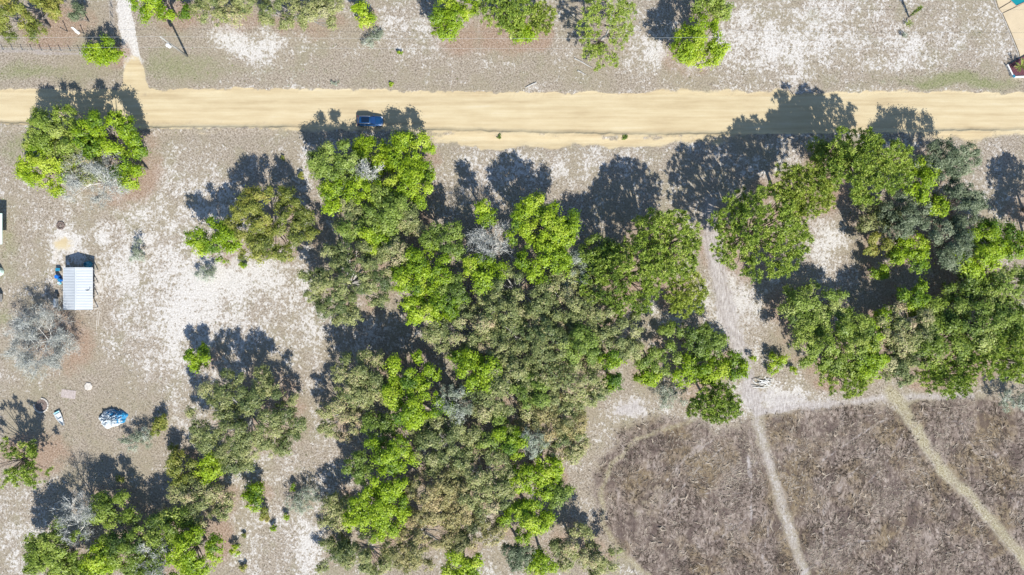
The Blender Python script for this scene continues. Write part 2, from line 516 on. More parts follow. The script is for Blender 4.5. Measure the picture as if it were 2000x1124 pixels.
# ------------------------------------------------------------------ what grows and where
# species, px, py, rx, ry (crown as seen, in photograph pixels), height in metres, label
# L lime oak, G green oak, O olive live oak, T tan live oak, Y yellow-olive oak, S grey-green cedar, W wispy, P/Q pine, B bare
TREES = [
    # north side of the road
    ("Y", 42, 22, 70, 52, 9, "yellow-olive oak in the corner yard behind the wire fence"),
    ("S", 149, 27, 17, 22, 4.5, "slim dark olive tree between the yellow-olive oak and the driveway fence"),
    ("L", 198, 95, 37, 27, 5, "round lime bush tree at the corner of the fence and white driveway"),
    ("L", 308, 2, 62, 36, 8, "lime green oak beside the white driveway near the utility pole shadow"),
    ("O", 432, 8, 60, 34, 8, "grey-green oak next to the lime oak by the driveway, north of the road"),
    ("O", 585, 18, 80, 42, 7, "broad pale grey-green oak beyond the white sand patches north of the road"),
    ("L", 711, 22, 22, 24, 4.5, "small rounded lime tree alone between two bigger groves north of the road"),
    ("L", 884, 26, 46, 50, 9, "bright lime oak opposite the parked car, west half of the northern grove"),
    ("P", 990, 18, 62, 42, 10, "green pine standing beside the bright lime oak in the northern grove"),
    ("L", 1020, 52, 24, 28, 6, "lime sapling at the foot of the northern grove's pine"),
    ("Q", 1058, 34, 26, 34, 8, "thin pale pine on the east edge of the northern grove over orange straw"),
    ("L", 1368, 82, 56, 52, 9, "fresh green oak under the power lines hiding the second utility pole"),
    ("G", 1392, 8, 42, 30, 8, "green oak behind the one under the power lines, top edge"),
    # west, around the roadside clump
    ("G", 108, 255, 62, 50, 8, "grey-green oak at the road's edge in the western roadside clump"),
    ("L", 203, 260, 66, 44, 9, "brightest lime oak in the western roadside clump, overhanging the sandy road"),
    ("L", 92, 325, 54, 54, 7, "yellow-lime oak on the outer west side of the roadside clump"),
    ("L", 252, 318, 34, 48, 7.5, "lime oak on the east flank of the western roadside clump"),
    ("O", 160, 308, 62, 44, 7, "grey-olive oak in the middle of the western roadside clump"),
    ("B", 182, 350, 70, 54, 8.5, "bare grey twiggy tree at the south side of the western roadside clump"),
    ("Y", 522, 442, 90, 73, 9.5, "big round yellow-olive live oak alone on the white sand"),
    ("L", 411, 474, 48, 42, 9, "lime oak touching the big yellow-olive live oak on its west"),
    ("W", 408, 540, 26, 20, 2.2, "low wispy grey-green bush below the lime oak on the white sand"),
    ("W", 265, 490, 20, 20, 2.5, "thin wispy sapling on speckled sand between shelter and lime oak"),
    ("B", 76, 668, 72, 78, 6.0, "large leafless grey tree just south of the white-roofed shelter"),
    ("P", 22, 905, 78, 48, 8, "young pine with sparse green tufts at the western edge, trunk visible"),
    ("L", 394, 705, 35, 23, 5, "small lime tree just above the large dark olive oak"),
    ("O", 476, 818, 106, 98, 9.5, "large round dark olive live oak standing alone beside the sandy track"),
    ("Y", 352, 920, 38, 30, 5, "yellow-green shrub tree touching the lime shrub below the round olive oak"),
    ("L", 411, 915, 32, 30, 5, "lime shrub tree tucked under the south-west side of the round olive oak"),
    ("O", 383, 985, 72, 38, 5.5, "flat olive-grey tree above the dense south-western grove"),
    ("L", 498, 972, 26, 24, 3.5, "round lime bush alone on pale sand below the round olive oak"),
    ("W", 262, 858, 36, 24, 2.6, "wispy grey-green bush beside the blue and white tarp"),
    ("Y", 315, 832, 22, 18, 2.4, "small yellow-olive bush between the tarp and the round olive oak"),
    ("G", 110, 1080, 66, 58, 8, "dark green oak at the west end of the south-western grove"),
    ("B", 150, 1018, 46, 48, 9, "bare silvery tree rising above the north side of the south-western grove"),
    ("G", 208, 1000, 40, 38, 7, "green oak directly behind the bare silvery tree of the south-western grove"),
    ("L", 190, 1098, 34, 34, 8, "yellow-lime oak in the south-western grove near the bottom edge"),
    ("G", 258, 1064, 66, 56, 8, "shaded dark green oak in the middle of the south-western grove"),
    ("B", 292, 1098, 34, 38, 9, "small bare grey tree between green crowns of the south-western grove"),
    ("L", 368, 1082, 54, 50, 8.5, "lime oak at the east end of the south-western grove"),
    ("G", 330, 1038, 50, 42, 7, "dark green oak behind the lime oak at the grove's east end"),
    ("G", 165, 1118, 60, 34, 7.5, "dark green oak at the bottom edge of the south-western grove"),
    ("G", 290, 1120, 56, 30, 7, "low green oak at the bottom edge near the small bare tree"),
    ("W", 588, 975, 36, 28, 3, "wispy pale sapling beside the sandy track south of the olive oak"),
    ("O", 652, 1088, 34, 36, 5, "olive bush tree where the sandy track reaches the bottom edge"),
    # roadside clump by the car
    ("H", 652, 322, 52, 58, 8.5, "green oak on the west side of the clump below the parked car"),
    ("L", 728, 304, 46, 40, 4.8, "lime oak nearest to the parked blue car"),
    ("L", 806, 302, 52, 50, 7.5, "lime oak on the north-east corner of the clump below the parked car"),
    ("L", 712, 372, 42, 32, 8.5, "lime oak at the clump's centre with pale dead twigs above it"),
    ("L", 642, 384, 30, 28, 8.5, "lime oak at the clump's south-west, next to the sandy gap"),
    ("L", 798, 362, 56, 40, 8.5, "yellow-lime oak on the south-east rim of the clump by the car"),
    ("B", 712, 334, 22, 20, 9, "small pale dead snag poking out of the clump below the car"),
    ("O", 684, 420, 38, 30, 8, "olive live oak between the car clump and the great olive oak"),
    ("H", 752, 412, 40, 42, 10, "lime oak bridging the car clump and the woods behind it"),
    ("O", 800, 428, 38, 36, 8.5, "olive live oak bordering the blue shadow east of the car clump"),
    ("H", 690, 452, 38, 20, 9, "narrow lime crown resting against the great olive oak's north side"),
    ("L", 738, 466, 34, 30, 9.5, "small lime oak between the great olive oak and its northern neighbour"),
    # great olive oak and central woods
    ("O", 678, 550, 86, 82, 11, "great olive live oak on the west edge of the central woods"),
    ("O", 775, 500, 42, 36, 10, "olive live oak wedged between the great olive oak and lime oaks"),
    ("L", 826, 530, 58, 50, 11.5, "tall lime oak in the central woods, east of the great olive oak"),
    ("L", 838, 598, 72, 44, 11, "wide lime oak over the dark hollow in the central woods"),
    ("H", 868, 470, 40, 38, 10.5, "lime oak just west of the bare white tree in the central woods"),
    ("B", 952, 465, 52, 38, 11.5, "bare white tree among lime crowns in the central woods"),
    ("L", 945, 412, 30, 22, 9.5, "small lime crown behind the bare white tree by the shadow"),
    ("L", 945, 535, 44, 36, 11, "lime oak directly south of the bare white tree"),
    ("L", 1056, 440, 72, 52, 12, "large bright lime oak on the north rim of the central woods"),
    ("L", 1062, 512, 58, 46, 12, "yellow-lime oak joined to the south side of the large bright lime oak"),
    ("W", 1118, 525, 36, 34, 11, "pale grey-twigged crown between the yellow-lime oak and the tall pine"),
    ("G", 1168, 498, 40, 36, 10.5, "dark green oak beside the pale twigged crown of the central woods"),
    ("P", 1300, 482, 74, 76, 14, "tall pine with tufted round crown west of the grey track"),
    ("P", 1215, 548, 84, 70, 13, "broad pine joined to the tall pine west of the grey track"),
    ("Q", 1338, 574, 42, 44, 10, "pale lime pine hanging over the grey track's west side"),
    ("O", 1010, 580, 84, 62, 12, "olive live oak south of the lime crowns, north part of the live oak wood"),
    ("O", 905, 645, 78, 58, 11, "olive live oak beside the dark hollow on the live oak wood's west"),
    ("O", 1120, 590, 78, 64, 12, "olive live oak touching the broad pine's west side"),
    ("O", 1040, 668, 88, 70, 12.5, "olive live oak in the very middle of the picture's woods"),
    ("O", 1185, 655, 76, 66, 11.5, "olive live oak next to the dark pine shadow, live oak wood's east"),
    ("O", 985, 760, 76, 66, 12, "olive live oak east of the small bright lime crown"),
    ("O", 1105, 745, 82, 64, 12, "olive live oak above the white sand corner of the field"),
    ("T", 1080, 820, 72, 46, 10.5, "tan-olive live oak on the live oak wood's southern rim"),
    ("L", 908, 708, 34, 24, 11, "small lime crown on the north-west of the paired bright crowns"),
    ("L", 942, 728, 38, 36, 12, "small bright lime crown embedded among the live oaks"),
    ("L", 1196, 708, 24, 22, 11.5, "lime sprig crown on the live oak wood's east slope"),
    ("L", 1203, 745, 22, 20, 10.5, "round lime bush crown near the field's white sand corner"),
    ("L", 1268, 742, 26, 20, 7, "small lime shrub tree between the live oaks and field's edge"),
    ("H", 1350, 672, 66, 38, 8, "green oak partly in the pine's shadow beside the grey track"),
    ("L", 1366, 716, 58, 34, 8, "lime oak west of the grey track, above the small dark pine"),
    ("L", 1436, 722, 24, 36, 6.5, "yellow-lime sapling at the very edge of the grey track"),
    ("H", 1280, 712, 32, 28, 7.5, "lime shrub tree west of the shaded green oak"),
    ("W", 1312, 776, 36, 24, 4, "wispy grey-green bush on the field's northern corner"),
    ("P", 1398, 790, 52, 40, 9, "small dark pine at the field's corner by the grey track"),
    ("H", 1135, 672, 44, 36, 12.5, "mid green crown among olive live oaks, central woods' east half"),
    ("H", 1035, 765, 42, 32, 12, "mid green crown among olive live oaks, south of the woods' middle"),
    ("H", 890, 565, 36, 30, 10.5, "mid green crown squeezed between two lime oaks and the live oak wood"),
    ("H", 965, 845, 40, 34, 10.5, "mid green crown next to the vivid lime crown of the south-east woods"),
    # south of the hollow
    ("O", 712, 745, 68, 62, 9.5, "olive-grey live oak south of the blue shadowed gap beside the track"),
    ("O", 668, 815, 44, 46, 7.5, "low olive-grey oak lining the sandy track's east side"),
    ("L", 800, 728, 46, 40, 11, "lime oak on the south lip of the dark hollow"),
    ("L", 808, 790, 66, 50, 12, "largest lime oak in the southern woods, below the dark hollow"),
    ("H", 735, 838, 42, 26, 9, "pale yellow-lime crown joining the track-side olive oaks"),
    ("W", 886, 790, 36, 38, 11.5, "pale silvery crown between the largest southern lime oak and the live oaks"),
    ("L", 762, 888, 50, 36, 11, "yellow-lime oak above the deep shadow in the southern woods"),
    ("H", 700, 915, 34, 28, 9.5, "small lime crown at the track end of the yellow-lime oak"),
    ("O", 868, 868, 74, 62, 11.5, "olive live oak between lime crowns and the tan live oaks"),
    ("L", 752, 958, 44, 26, 11, "lime crown just below the deep shadow in the southern woods"),
    ("L", 738, 1008, 64, 48, 11, "broad lime oak at the southern woods' west side"),
    ("O", 952, 940, 66, 66, 11.5, "olive live oak in the southern woods beside the north-south lime row"),
    ("T", 862, 968, 72, 58, 11, "tan-brown live oak in the heart of the southern woods"),
    ("T", 925, 1030, 66, 46, 10.5, "tan-brown live oak east of the first one, near the bottom"),
    ("T", 820, 1062, 76, 50, 10, "wide tan-brown live oak by the bottom edge"),
    ("O", 716, 1086, 52, 46, 8, "olive live oak at the bottom edge below the broad lime oak"),
    ("L", 898, 1104, 44, 34, 9.5, "lime oak at the bottom edge between tan live oaks and shade"),
    ("L", 1000, 858, 30, 26, 11, "vivid lime crown next to the silvery crown in the south-east woods"),
    ("W", 1046, 858, 30, 34, 11, "silvery pale crown above the lime row of the south-east woods"),
    ("O", 1100, 865, 44, 40, 8.5, "olive oak facing the brown field's western corner"),
    ("L", 1042, 930, 58, 46, 10.5, "lime oak at the north end of the lime row by the field"),
    ("H", 1086, 965, 36, 28, 9, "green oak on the field side of the lime row"),
    ("L", 1030, 1018, 48, 44, 10.5, "lime oak at the south end of the lime row, above the shade"),
    ("S", 1012, 1086, 36, 32, 9, "silvery grey crown by the bottom edge south of the lime row"),
    ("L", 1058, 1104, 32, 26, 8.5, "small lime crown at the bottom edge beside the silvery crown"),
    ("O", 1118, 1068, 42, 40, 7.5, "olive oak beside the blue shadow on the field's lower corner"),
    ("O", 1172, 1096, 46, 32, 6.5, "low olive oak at the bottom edge, nearest to the brown field"),
    ("O", 655, 1000, 34, 40, 5.5, "thin olive bush tree between the sandy track and the broad lime oak"),
    # east woods
    ("P", 1490, 455, 96, 88, 14, "big round pine on the east side of the grey track"),
    ("Q", 1566, 374, 68, 54, 13, "yellow-green pine between the big round pine and the road"),
    ("P", 1692, 322, 96, 72, 14, "tallest spreading pine, its shadow reaching across the sandy road"),
    ("G", 1622, 296, 40, 32, 9, "green oak under the spreading pine's road side"),
    ("L", 1806, 352, 34, 40, 9.5, "lime oak between the spreading pine and the grey-green cedars"),
    ("L", 1836, 402, 22, 20, 8.5, "small lime crown deep among the grey-green cedars"),
    ("S", 1850, 318, 72, 46, 10, "grey-green cedar on the north side of the cedar group, near the road"),
    ("S", 1878, 400, 54, 46, 9.5, "grey-green cedar on the east flank of the cedar group"),
    ("S", 1866, 472, 46, 46, 10, "grey-green cedar in the south of the cedar group"),
    ("S", 1778, 420, 52, 44, 9.5, "grey-green cedar in the west of the cedar group beside the clearing"),
    ("O", 1716, 425, 38, 36, 6, "brownish olive shrub tree on the clearing's east side"),
    ("Y", 1730, 478, 38, 28, 6.5, "yellow-olive shrub tree on the clearing's south-east side"),
    ("L", 1782, 496, 34, 36, 8, "lime oak south of the western grey-green cedar"),
    ("L", 1718, 528, 18, 18, 4.5, "tiny lime sapling in the shade south of the clearing"),
    ("L", 1928, 452, 36, 22, 8.5, "lime crown on the north side of the eastern lime group"),
    ("L", 1910, 502, 52, 38, 9.5, "largest lime oak of the eastern lime group beside the cedars"),
    ("L", 1978, 482, 44, 34, 9, "lime oak of the eastern lime group at the picture's edge"),
    ("H", 1980, 560, 48, 44, 9, "green oak south of the eastern lime group at the picture's edge"),
    ("G", 1900, 562, 56, 38, 8, "shaded green oak below the largest eastern lime oak"),
    ("L", 1790, 578, 32, 28, 8.5, "lime sapling glowing in the shade of the east woods"),
    ("G", 1842, 612, 52, 34, 7.5, "dark green oak east of the glowing lime sapling"),
    ("H", 1598, 606, 72, 56, 10.5, "olive-green oak at the north-west corner of the lower east woods"),
    ("G", 1632, 668, 84, 60, 11, "broad dark green oak in the lower east woods, beside the track clearing"),
    ("L", 1700, 690, 34, 50, 10, "lime oak on the field side of the broad dark green oak"),
    ("O", 1772, 640, 62, 50, 10, "grey-olive oak in the middle of the lower east woods"),
    ("O", 1760, 710, 52, 40, 8.5, "olive oak overhanging the field's northern track"),
    ("G", 1838, 672, 66, 52, 9.5, "green oak east of the grey-olive oak in the lower east woods"),
    ("G", 1985, 622, 44, 50, 9.5, "green oak at the far east edge between two green neighbours"),
    ("L", 1720, 636, 30, 28, 8.5, "dull lime crown between the broad dark green oak and grey-olive oak"),
    ("P", 1652, 736, 50, 42, 9, "dark green pine hanging over the sandy field corner"),
    ("H", 1925, 640, 70, 62, 10, "pale-flecked green oak in the far east woods"),
    ("P", 1968, 690, 66, 60, 11, "green pine on the far east edge of the lower woods"),
    ("P", 1858, 738, 58, 40, 8.5, "thin pine over pinkish straw above the brown field"),
    ("W", 1985, 788, 34, 28, 4, "wispy pale bush on the field's north-eastern corner"),
    ("P", 2062, 400, 40, 34, 9, "pine beyond the east edge whose shadow falls on the sandy gap"),
    ("G", 2068, 466, 40, 34, 9, "oak beyond the east edge, south of the pine that shades the gap"),
    # small plants
    ("L", 780, 102, 5, 5, 0.9, "tiny lime bush alone on grey sand north of the road"),
    ("L", 763, 165, 5, 4, 0.35, "low green tuft on the road's north verge opposite the car"),
    ("W", 727, 74, 24, 18, 1.3, "flat pale grassy bush below the small rounded lime tree"),
    ("W", 655, 162, 10, 5, 0.4, "dull green clump on the road's north verge"),
    ("H", 1219, 268, 11, 4, 0.3, "flat green clump on the road's south verge"),
    ("H", 975, 267, 3.5, 5, 0.4, "single green sprout on the tan sand south of the road"),
    ("Y", 590, 342, 7, 8, 1.1, "tiny yellow-green bush in the sandy gap beside the car clump"),
    ("Y", 553, 308, 5, 4, 0.6, "tiny yellowish tuft above the big tree shadow"),
    ("L", 474, 519, 8, 8, 1.1, "tiny lime bush below the big yellow-olive live oak"),
    ("Y", 515, 1006, 15, 12, 2.0, "small yellow-olive bush right below the round lime bush"),
    ("L", 536, 1032, 8, 7, 1.4, "tiny lime bush with a dark shadow by the sandy track"),
    ("L", 557, 1011, 8, 7, 1.3, "tiny lime bush between the round bush and the wispy sapling"),
    ("L", 458, 1076, 9, 12, 1.8, "narrow lime sapling on the orange soil by the south-western grove"),
    ("Y", 476, 1048, 6, 5, 0.8, "tiny yellow-green tuft near the narrow lime sapling"),
    ("Y", 475, 1112, 9, 7, 1.0, "tiny olive tuft at the bottom edge by the orange soil"),
    ("L", 571, 952, 6, 9, 1.4, "tiny lime sprout at the wispy pale sapling's north-west"),
    ("Y", 340, 876, 12, 8, 1.6, "tiny yellow-olive bush in the shade west of the round olive oak"),
    ("Y", 234, 937, 9, 7, 1.0, "tiny yellowish tuft on sand between the tarp and south-western grove"),
    ("L", 1514, 704, 26, 13, 2.2, "low yellow-lime shrub on the track clearing's east side"),
    ("L", 1506, 723, 16, 7, 1.4, "flat lime shrub just above the pile of pale sticks"),
    ("L", 1549, 724, 9, 7, 1.3, "tiny lime shrub east of the flat one by the stick pile"),
    ("L", 1470, 700, 9, 6, 1.4, "tiny lime bush in the grey track's shaded stretch"),
    ("W", 1768, 69, 6, 6, 1.0, "small grey-green tuft in the row of three plants on white sand"),
]

SPEC = {   # puff radius, leaf size, leaves per square metre of crown, aspect
    "L": (0.40, 0.90, 0.245, 215, 1.0), "G": (0.40, 0.90, 0.245, 210, 0.95), "H": (0.36, 0.85, 0.235, 225, 0.95), "O": (0.30, 0.75, 0.215, 245, 0.9), "T": (0.30, 0.75, 0.215, 245, 0.9),
    "Y": (0.34, 0.80, 0.225, 235, 0.95), "S": (0.34, 0.75, 0.22, 235, 0.75), "W": (0.28, 0.60, 0.20, 150, 0.5),
}
CATS = {"H": "oak", "L": "oak", "G": "oak", "O": "live oak", "T": "live oak", "Y": "oak", "S": "cedar", "W": "shrub", "P": "pine", "Q": "pine", "B": "bare tree"}
GROUPS = {"H": "mid green oaks", "L": "lime green oaks and shrubs", "G": "green oaks", "O": "olive live oaks", "T": "tan-brown live oaks", "Y": "yellow-olive oaks and shrubs",
          "S": "grey-green trees", "W": "pale wispy plants", "P": "pines", "Q": "pines", "B": "bare grey trees"}
NAMES = {"H": "green_oak_tree", "L": "lime_oak_tree", "G": "green_oak_tree", "O": "live_oak_tree", "T": "live_oak_tree", "Y": "olive_oak_tree", "S": "cedar_tree", "W": "wispy_shrub", "P": "pine_tree", "Q": "pine_tree", "B": "bare_tree"}


def crown_frame(t):
    sp, px, py, rx, ry, h = t[:6]
    rm = 0.5 * (rx + ry) * S
    rz = min(0.42 * h, 0.75 * rm + 0.4)
    z = h - 0.55 * rz
    k = 1 - z / H
    return ((px - CX) * S * k, (CY - py) * S * k, rx * S * k * 1.04, ry * S * k * 1.04, rz, h)


FR = [crown_frame(t) for t in TREES]

# ------------------------------------------------------------------ ground masks (which soil lies where)
ROAD_TOP = [(-400, 174), (0, 175), (250, 177), (500, 174), (760, 177), (1000, 182), (1250, 185), (1500, 190), (1750, 185), (2000, 183), (2400, 180)]
ROAD_BOT = [(-400, 238), (0, 240), (250, 250), (500, 248), (760, 252), (1000, 258), (1250, 263), (1500, 261), (1750, 257), (2000, 254), (2400, 250)]
DRIVE = [(236, -120, 9), (241, 0, 10), (250, 60, 13), (257, 110, 14), (260, 130, 16), (261, 160, 20), (262, 182, 30)]
TRACK_GREY = [(1385, 395, 16), (1392, 470, 20), (1405, 560, 17), (1428, 640, 15), (1452, 710, 15), (1470, 790, 12), (1496, 880, 10), (1522, 970, 10), (1548, 1050, 10), (1575, 1130, 11), (1600, 1220, 11)]
TRACK_YELLOW = [(1738, 760, 14), (1775, 815, 13), (1805, 865, 12), (1840, 920, 13), (1895, 970, 12), (1950, 1035, 13), (2010, 1105, 14), (2080, 1180, 15)]
TRACK_SAND = [(592, 300, 9), (588, 360, 10), (598, 450, 8), (594, 540, 14), (602, 640, 15), (612, 720, 14), (622, 800, 18), (634, 870, 22), (640, 930, 18), (622, 1010, 20), (605, 1080, 24), (590, 1180, 26)]
FIELD = [(1268, 818), (1215, 850), (1172, 900), (1152, 960), (1160, 1010), (1190, 1060), (1240, 1110), (1290, 1200), (2300, 1260), (2300, 800), (1990, 800), (1930, 775), (1840, 782), (1740, 790), (1640, 792), (1560, 802), (1500, 812), (1440, 825), (1400, 836), (1330, 815)]


STREAKS = [[(1270, 985, 1.5), (1320, 915, 2), (1380, 868, 2), (1440, 835, 1.5)], [(1295, 1000, 1.5), (1350, 930, 2), (1430, 862, 2)], [(1330, 900, 1), (1390, 850, 1.5)],
           [(1350, 972, 1.5), (1400, 958, 2), (1450, 962, 1.5)], [(1600, 905, 1.5), (1660, 862, 2), (1735, 815, 2.5)], [(1640, 955, 1.5), (1690, 900, 2), (1750, 838, 2)], [(1680, 960, 1), (1730, 905, 1.5), (1762, 850, 2)],
           [(1480, 1124, 1.5), (1500, 1040, 2), (1490, 960, 1.5)], [(1360, 1070, 1.5), (1410, 1050, 2), (1460, 1010, 1.5)], [(1600, 1010, 1.5), (1570, 930, 2), (1540, 860, 2)], [(1605, 1100, 1.5), (1612, 1020, 2), (1600, 950, 1.5)],
           [(1850, 1060, 1.5), (1900, 1090, 2), (1960, 1124, 1.5)], [(1380, 1000, 1.5), (1440, 1030, 1.5), (1480, 1090, 1.5)], [(1560, 1124, 1.5), (1660, 1060, 1.5), (1760, 1050, 1.5)], [(1800, 790, 2), (1880, 830, 2), (1960, 900, 2)],
           [(1620, 800, 2), (1700, 812, 2), (1760, 790, 2)], [(1460, 890, 3), (1466, 960, 3), (1470, 1020, 3)], [(1850, 900, 1.5), (1930, 930, 2), (2000, 990, 2)]]


def line_mask(gx, gy, pts, soft=6.0, grow=0.0):
    best = np.full(gx.shape, 1e9)
    for (x0, y0, w0), (x1, y1, w1) in zip(pts[:-1], pts[1:]):
        dx, dy = x1 - x0, y1 - y0
        t = np.clip(((gx - x0) * dx + (gy - y0) * dy) / (dx * dx + dy * dy), 0, 1)
        d = np.hypot(gx - (x0 + t * dx), gy - (y0 + t * dy)) - (w0 + t * (w1 - w0)) - grow
        best = np.minimum(best, d)
    return 1 - sstep(-soft, soft, best)


def line_side(gx, gy, pts):
    """Signed offset across the line in units of its half width."""
    best = np.full(gx.shape, 1e9)
    side = np.zeros(gx.shape)
    for (x0, y0, w0), (x1, y1, w1) in zip(pts[:-1], pts[1:]):
        dx, dy = x1 - x0, y1 - y0
        L = math.hypot(dx, dy)
        t = np.clip(((gx - x0) * dx + (gy - y0) * dy) / (L * L), 0, 1)
        d = np.hypot(gx - (x0 + t * dx), gy - (y0 + t * dy))
        s = ((gx - x0) * dy - (gy - y0) * dx) / L / (w0 + t * (w1 - w0))
        m = d < best
        best = np.where(m, d, best)
        side = np.where(m, s, side)
    return side


def poly_mask(gx, gy, pts, soft=8.0):
    inside = np.zeros(gx.shape, bool)
    dist = np.full(gx.shape, 1e9)
    n = len(pts)
    for i in range(n):
        x0, y0 = pts[i]
        x1, y1 = pts[(i + 1) % n]
        c = ((y0 > gy) != (y1 > gy)) & (gx < (x1 - x0) * (gy - y0) / (y1 - y0 + 1e-9) + x0)
        inside ^= c
        dx, dy = x1 - x0, y1 - y0
        t = np.clip(((gx - x0) * dx + (gy - y0) * dy) / (dx * dx + dy * dy), 0, 1)
        dist = np.minimum(dist, np.hypot(gx - (x0 + t * dx), gy - (y0 + t * dy)))
    sd = np.where(inside, -dist, dist)
    return 1 - sstep(-soft, soft, sd)


def gblobs(gx, gy, lst):
    r = np.zeros(gx.shape)
    for cx, cy, rx, ry, a in lst:
        r += a * np.exp(-(((gx - cx) / rx) ** 2 + ((gy - cy) / ry) ** 2))
    return r


def interp_line(gx, pts):
    return np.interp(gx, [p[0] for p in pts], [p[1] for p in pts])


def masks(x, y):
    gx = x / S + CX
    gy = CY - y / S
    w1 = (fbm(gx / 40, gy / 40, 1) - 0.5) * 34
    w2 = (fbm(gx / 40, gy / 40, 9) - 0.5) * 34
    wx, wy = gx + w1, gy + w2
    n1 = fbm(gx / 90, gy / 90, 5)
    m = {}
    top = interp_line(gx, ROAD_TOP)
    bot = interp_line(gx, ROAD_BOT)
    jt = (fbm(gx / 10, gy / 10, 21) - 0.5) * 11 + w2 * 0.22
    road = sstep(-5, 3, gy + jt * 0.7 - top) * (1 - sstep(-3, 5, gy + jt * 0.6 - bot))
    verge = gblobs(wx, wy, [(1180, 276, 330, 13, 0.85), (960, 270, 110, 16, 0.7), (620, 258, 200, 7, 0.5), (1900, 262, 200, 13, 0.65), (1700, 186, 360, 8, 0.6), (330, 256, 120, 6, 0.4),
                            (128, 478, 24, 22, 0.62), (112, 512, 18, 30, 0.35), (1300, 184, 300, 9, 0.5), (1900, 290, 30, 40, 0.5)])
    drive = line_mask(wx * 0.45 + gx * 0.55, gy, DRIVE, 7)
    drive_tan = drive * sstep(75, 150, gy + w2)
    m["tan"] = np.clip(road + verge + drive_tan, 0, 1)
    fld = poly_mask(wx + w2 * .5, wy - w1 * .5, FIELD, 26)
    tg = line_mask(gx + w1 * 0.3, gy, TRACK_GREY, 11) * (0.72 + 0.5 * fbm(gx / 16, gy / 16, 53))
    ty = line_mask(gx + w1 * 0.35, gy, TRACK_YELLOW, 11) * (0.45 + 0.9 * fbm(gx / 18, gy / 18, 57))
    ys = line_side(gx + w1 * 0.2, gy, TRACK_YELLOW)
    yrut = np.exp(-((np.abs(ys + 0.1) - 0.55) / 0.2) ** 2) * line_mask(gx, gy, TRACK_YELLOW, 6)
    ts = line_mask(gx + w1 * 0.3, gy, TRACK_SAND, 9)
    m["field"] = np.clip(fld * (1 - 0.85 * tg) * (1 - 0.8 * ty), 0, 1)
    # curved drive-round marks on the field
    arcs = line_mask(gx + w1 * .4, gy + w2 * .4, [(1360, 822, 4), (1300, 836, 5), (1240, 862, 6), (1195, 905, 7), (1172, 960, 7), (1176, 1020, 7), (1205, 1075, 7), (1260, 1124, 8), (1320, 1180, 8)], 9)
    arcs2 = line_mask(gx + w1 * .3, gy + w2 * .3, [(1480, 806, 5), (1540, 798, 6), (1620, 790, 7), (1720, 778, 8), (1800, 776, 8), (1900, 775, 7)], 8)
    streaks = np.zeros(gx.shape)
    for pts in STREAKS:
        streaks = np.maximum(streaks, line_mask(gx + w1 * .25, gy + w2 * .25, pts, 3.0))
    streaks = streaks * fld * (0.4 + 0.9 * fbm(gx / 14, gy / 14, 71))
    pad = gblobs(wx, wy, [(1500, 775, 70, 26, 1.0), (1560, 778, 40, 16, 0.5), (1470, 905, 26, 10, 0.7), (1460, 930, 14, 12, 0.4), (1240, 800, 44, 22, 0.9), (1215, 790, 30, 24, 0.6)])
    m["yellow"] = np.clip(0.8 * ty + 0.35 * tg * sstep(800, 860, gy) + 0.75 * arcs + 0.3 * arcs2 + gblobs(wx, wy, [(1280, 950, 60, 60, 0.3), (1250, 1000, 80, 50, 0.25)]) * fld, 0, 1)
    lane = gblobs(wx, wy, [(1440, 580, 55, 110, 0.75), (1480, 640, 40, 60, 0.4), (1610, 460, 45, 60, 0.45)])
    m["grey"] = np.clip(tg * np.where(gy > 800, 0.62, 0.75) + 0.28 * ts + 0.6 * yrut + 0.8 * streaks + 0.35 * arcs + 0.75 * arcs2 + 0.5 * lane + pad * 0.7, 0, 1)
    wh = 0.30 + 0.5 * (n1 - 0.5) + 0.9 * (fbm(gx / 26, gy / 26, 13) - 0.5)
    wh = wh + gblobs(wx, wy, [(330, 470, 190, 170, 0.34), (470, 545, 110, 46, 0.42), (250, 600, 130, 120, 0.14), (460, 620, 130, 90, 0.22), (500, 95, 80, 34, 0.5), (430, 75, 50, 40, 0.3),
                              (790, 60, 70, 70, 0.22), (1690, 70, 230, 90, 0.3), (1540, 90, 70, 60, 0.25), (1450, 50, 50, 70, 0.36), (1290, 120, 110, 40, 0.3), (1770, 100, 60, 30, 0.2),
                              (540, 1065, 120, 70, 0.34), (480, 920, 60, 60, 0.2), (30, 1040, 60, 110, 0.2), (1060, 320, 160, 40, 0.18), (940, 330, 80, 50, 0.3), (1620, 480, 40, 40, 0.3),
                              (1320, 600, 120, 80, 0.15), (690, 650, 110, 40, 0.3), (345, 640, 90, 90, 0.18), (290, 740, 60, 50, 0.25), (60, 380, 60, 50, 0.1), (200, 460, 12, 10, 0.9), (128, 480, 26, 24, 0.9), (112, 512, 16, 26, 0.4), (430, 300, 120, 50, -0.05), (1440, 330, 90, 50, 0.2)])
    wh = wh - gblobs(wx, wy, [(100, 130, 190, 60, 0.45), (330, 130, 120, 60, 0.25), (650, 150, 330, 30, 0.2), (1050, 150, 120, 40, 0.12), (170, 760, 130, 90, 0.30), (130, 860, 90, 60, 0.2), (60, 300, 90, 50, 0.3),
                              (380, 280, 140, 30, 0.25), (20, 480, 30, 90, 0.2), (1850, 160, 160, 16, 0.4), (150, 60, 140, 70, 0.3)])
    wh = wh + 0.22 * ts + 0.9 * line_mask(wx * .4 + gx * .6, gy, DRIVE, 5) * (1 - sstep(105, 150, gy + w2)) * 2.6 + 0.5 * pad + 0.35 * lane
    m["white"] = np.clip(wh, 0, 1.6)
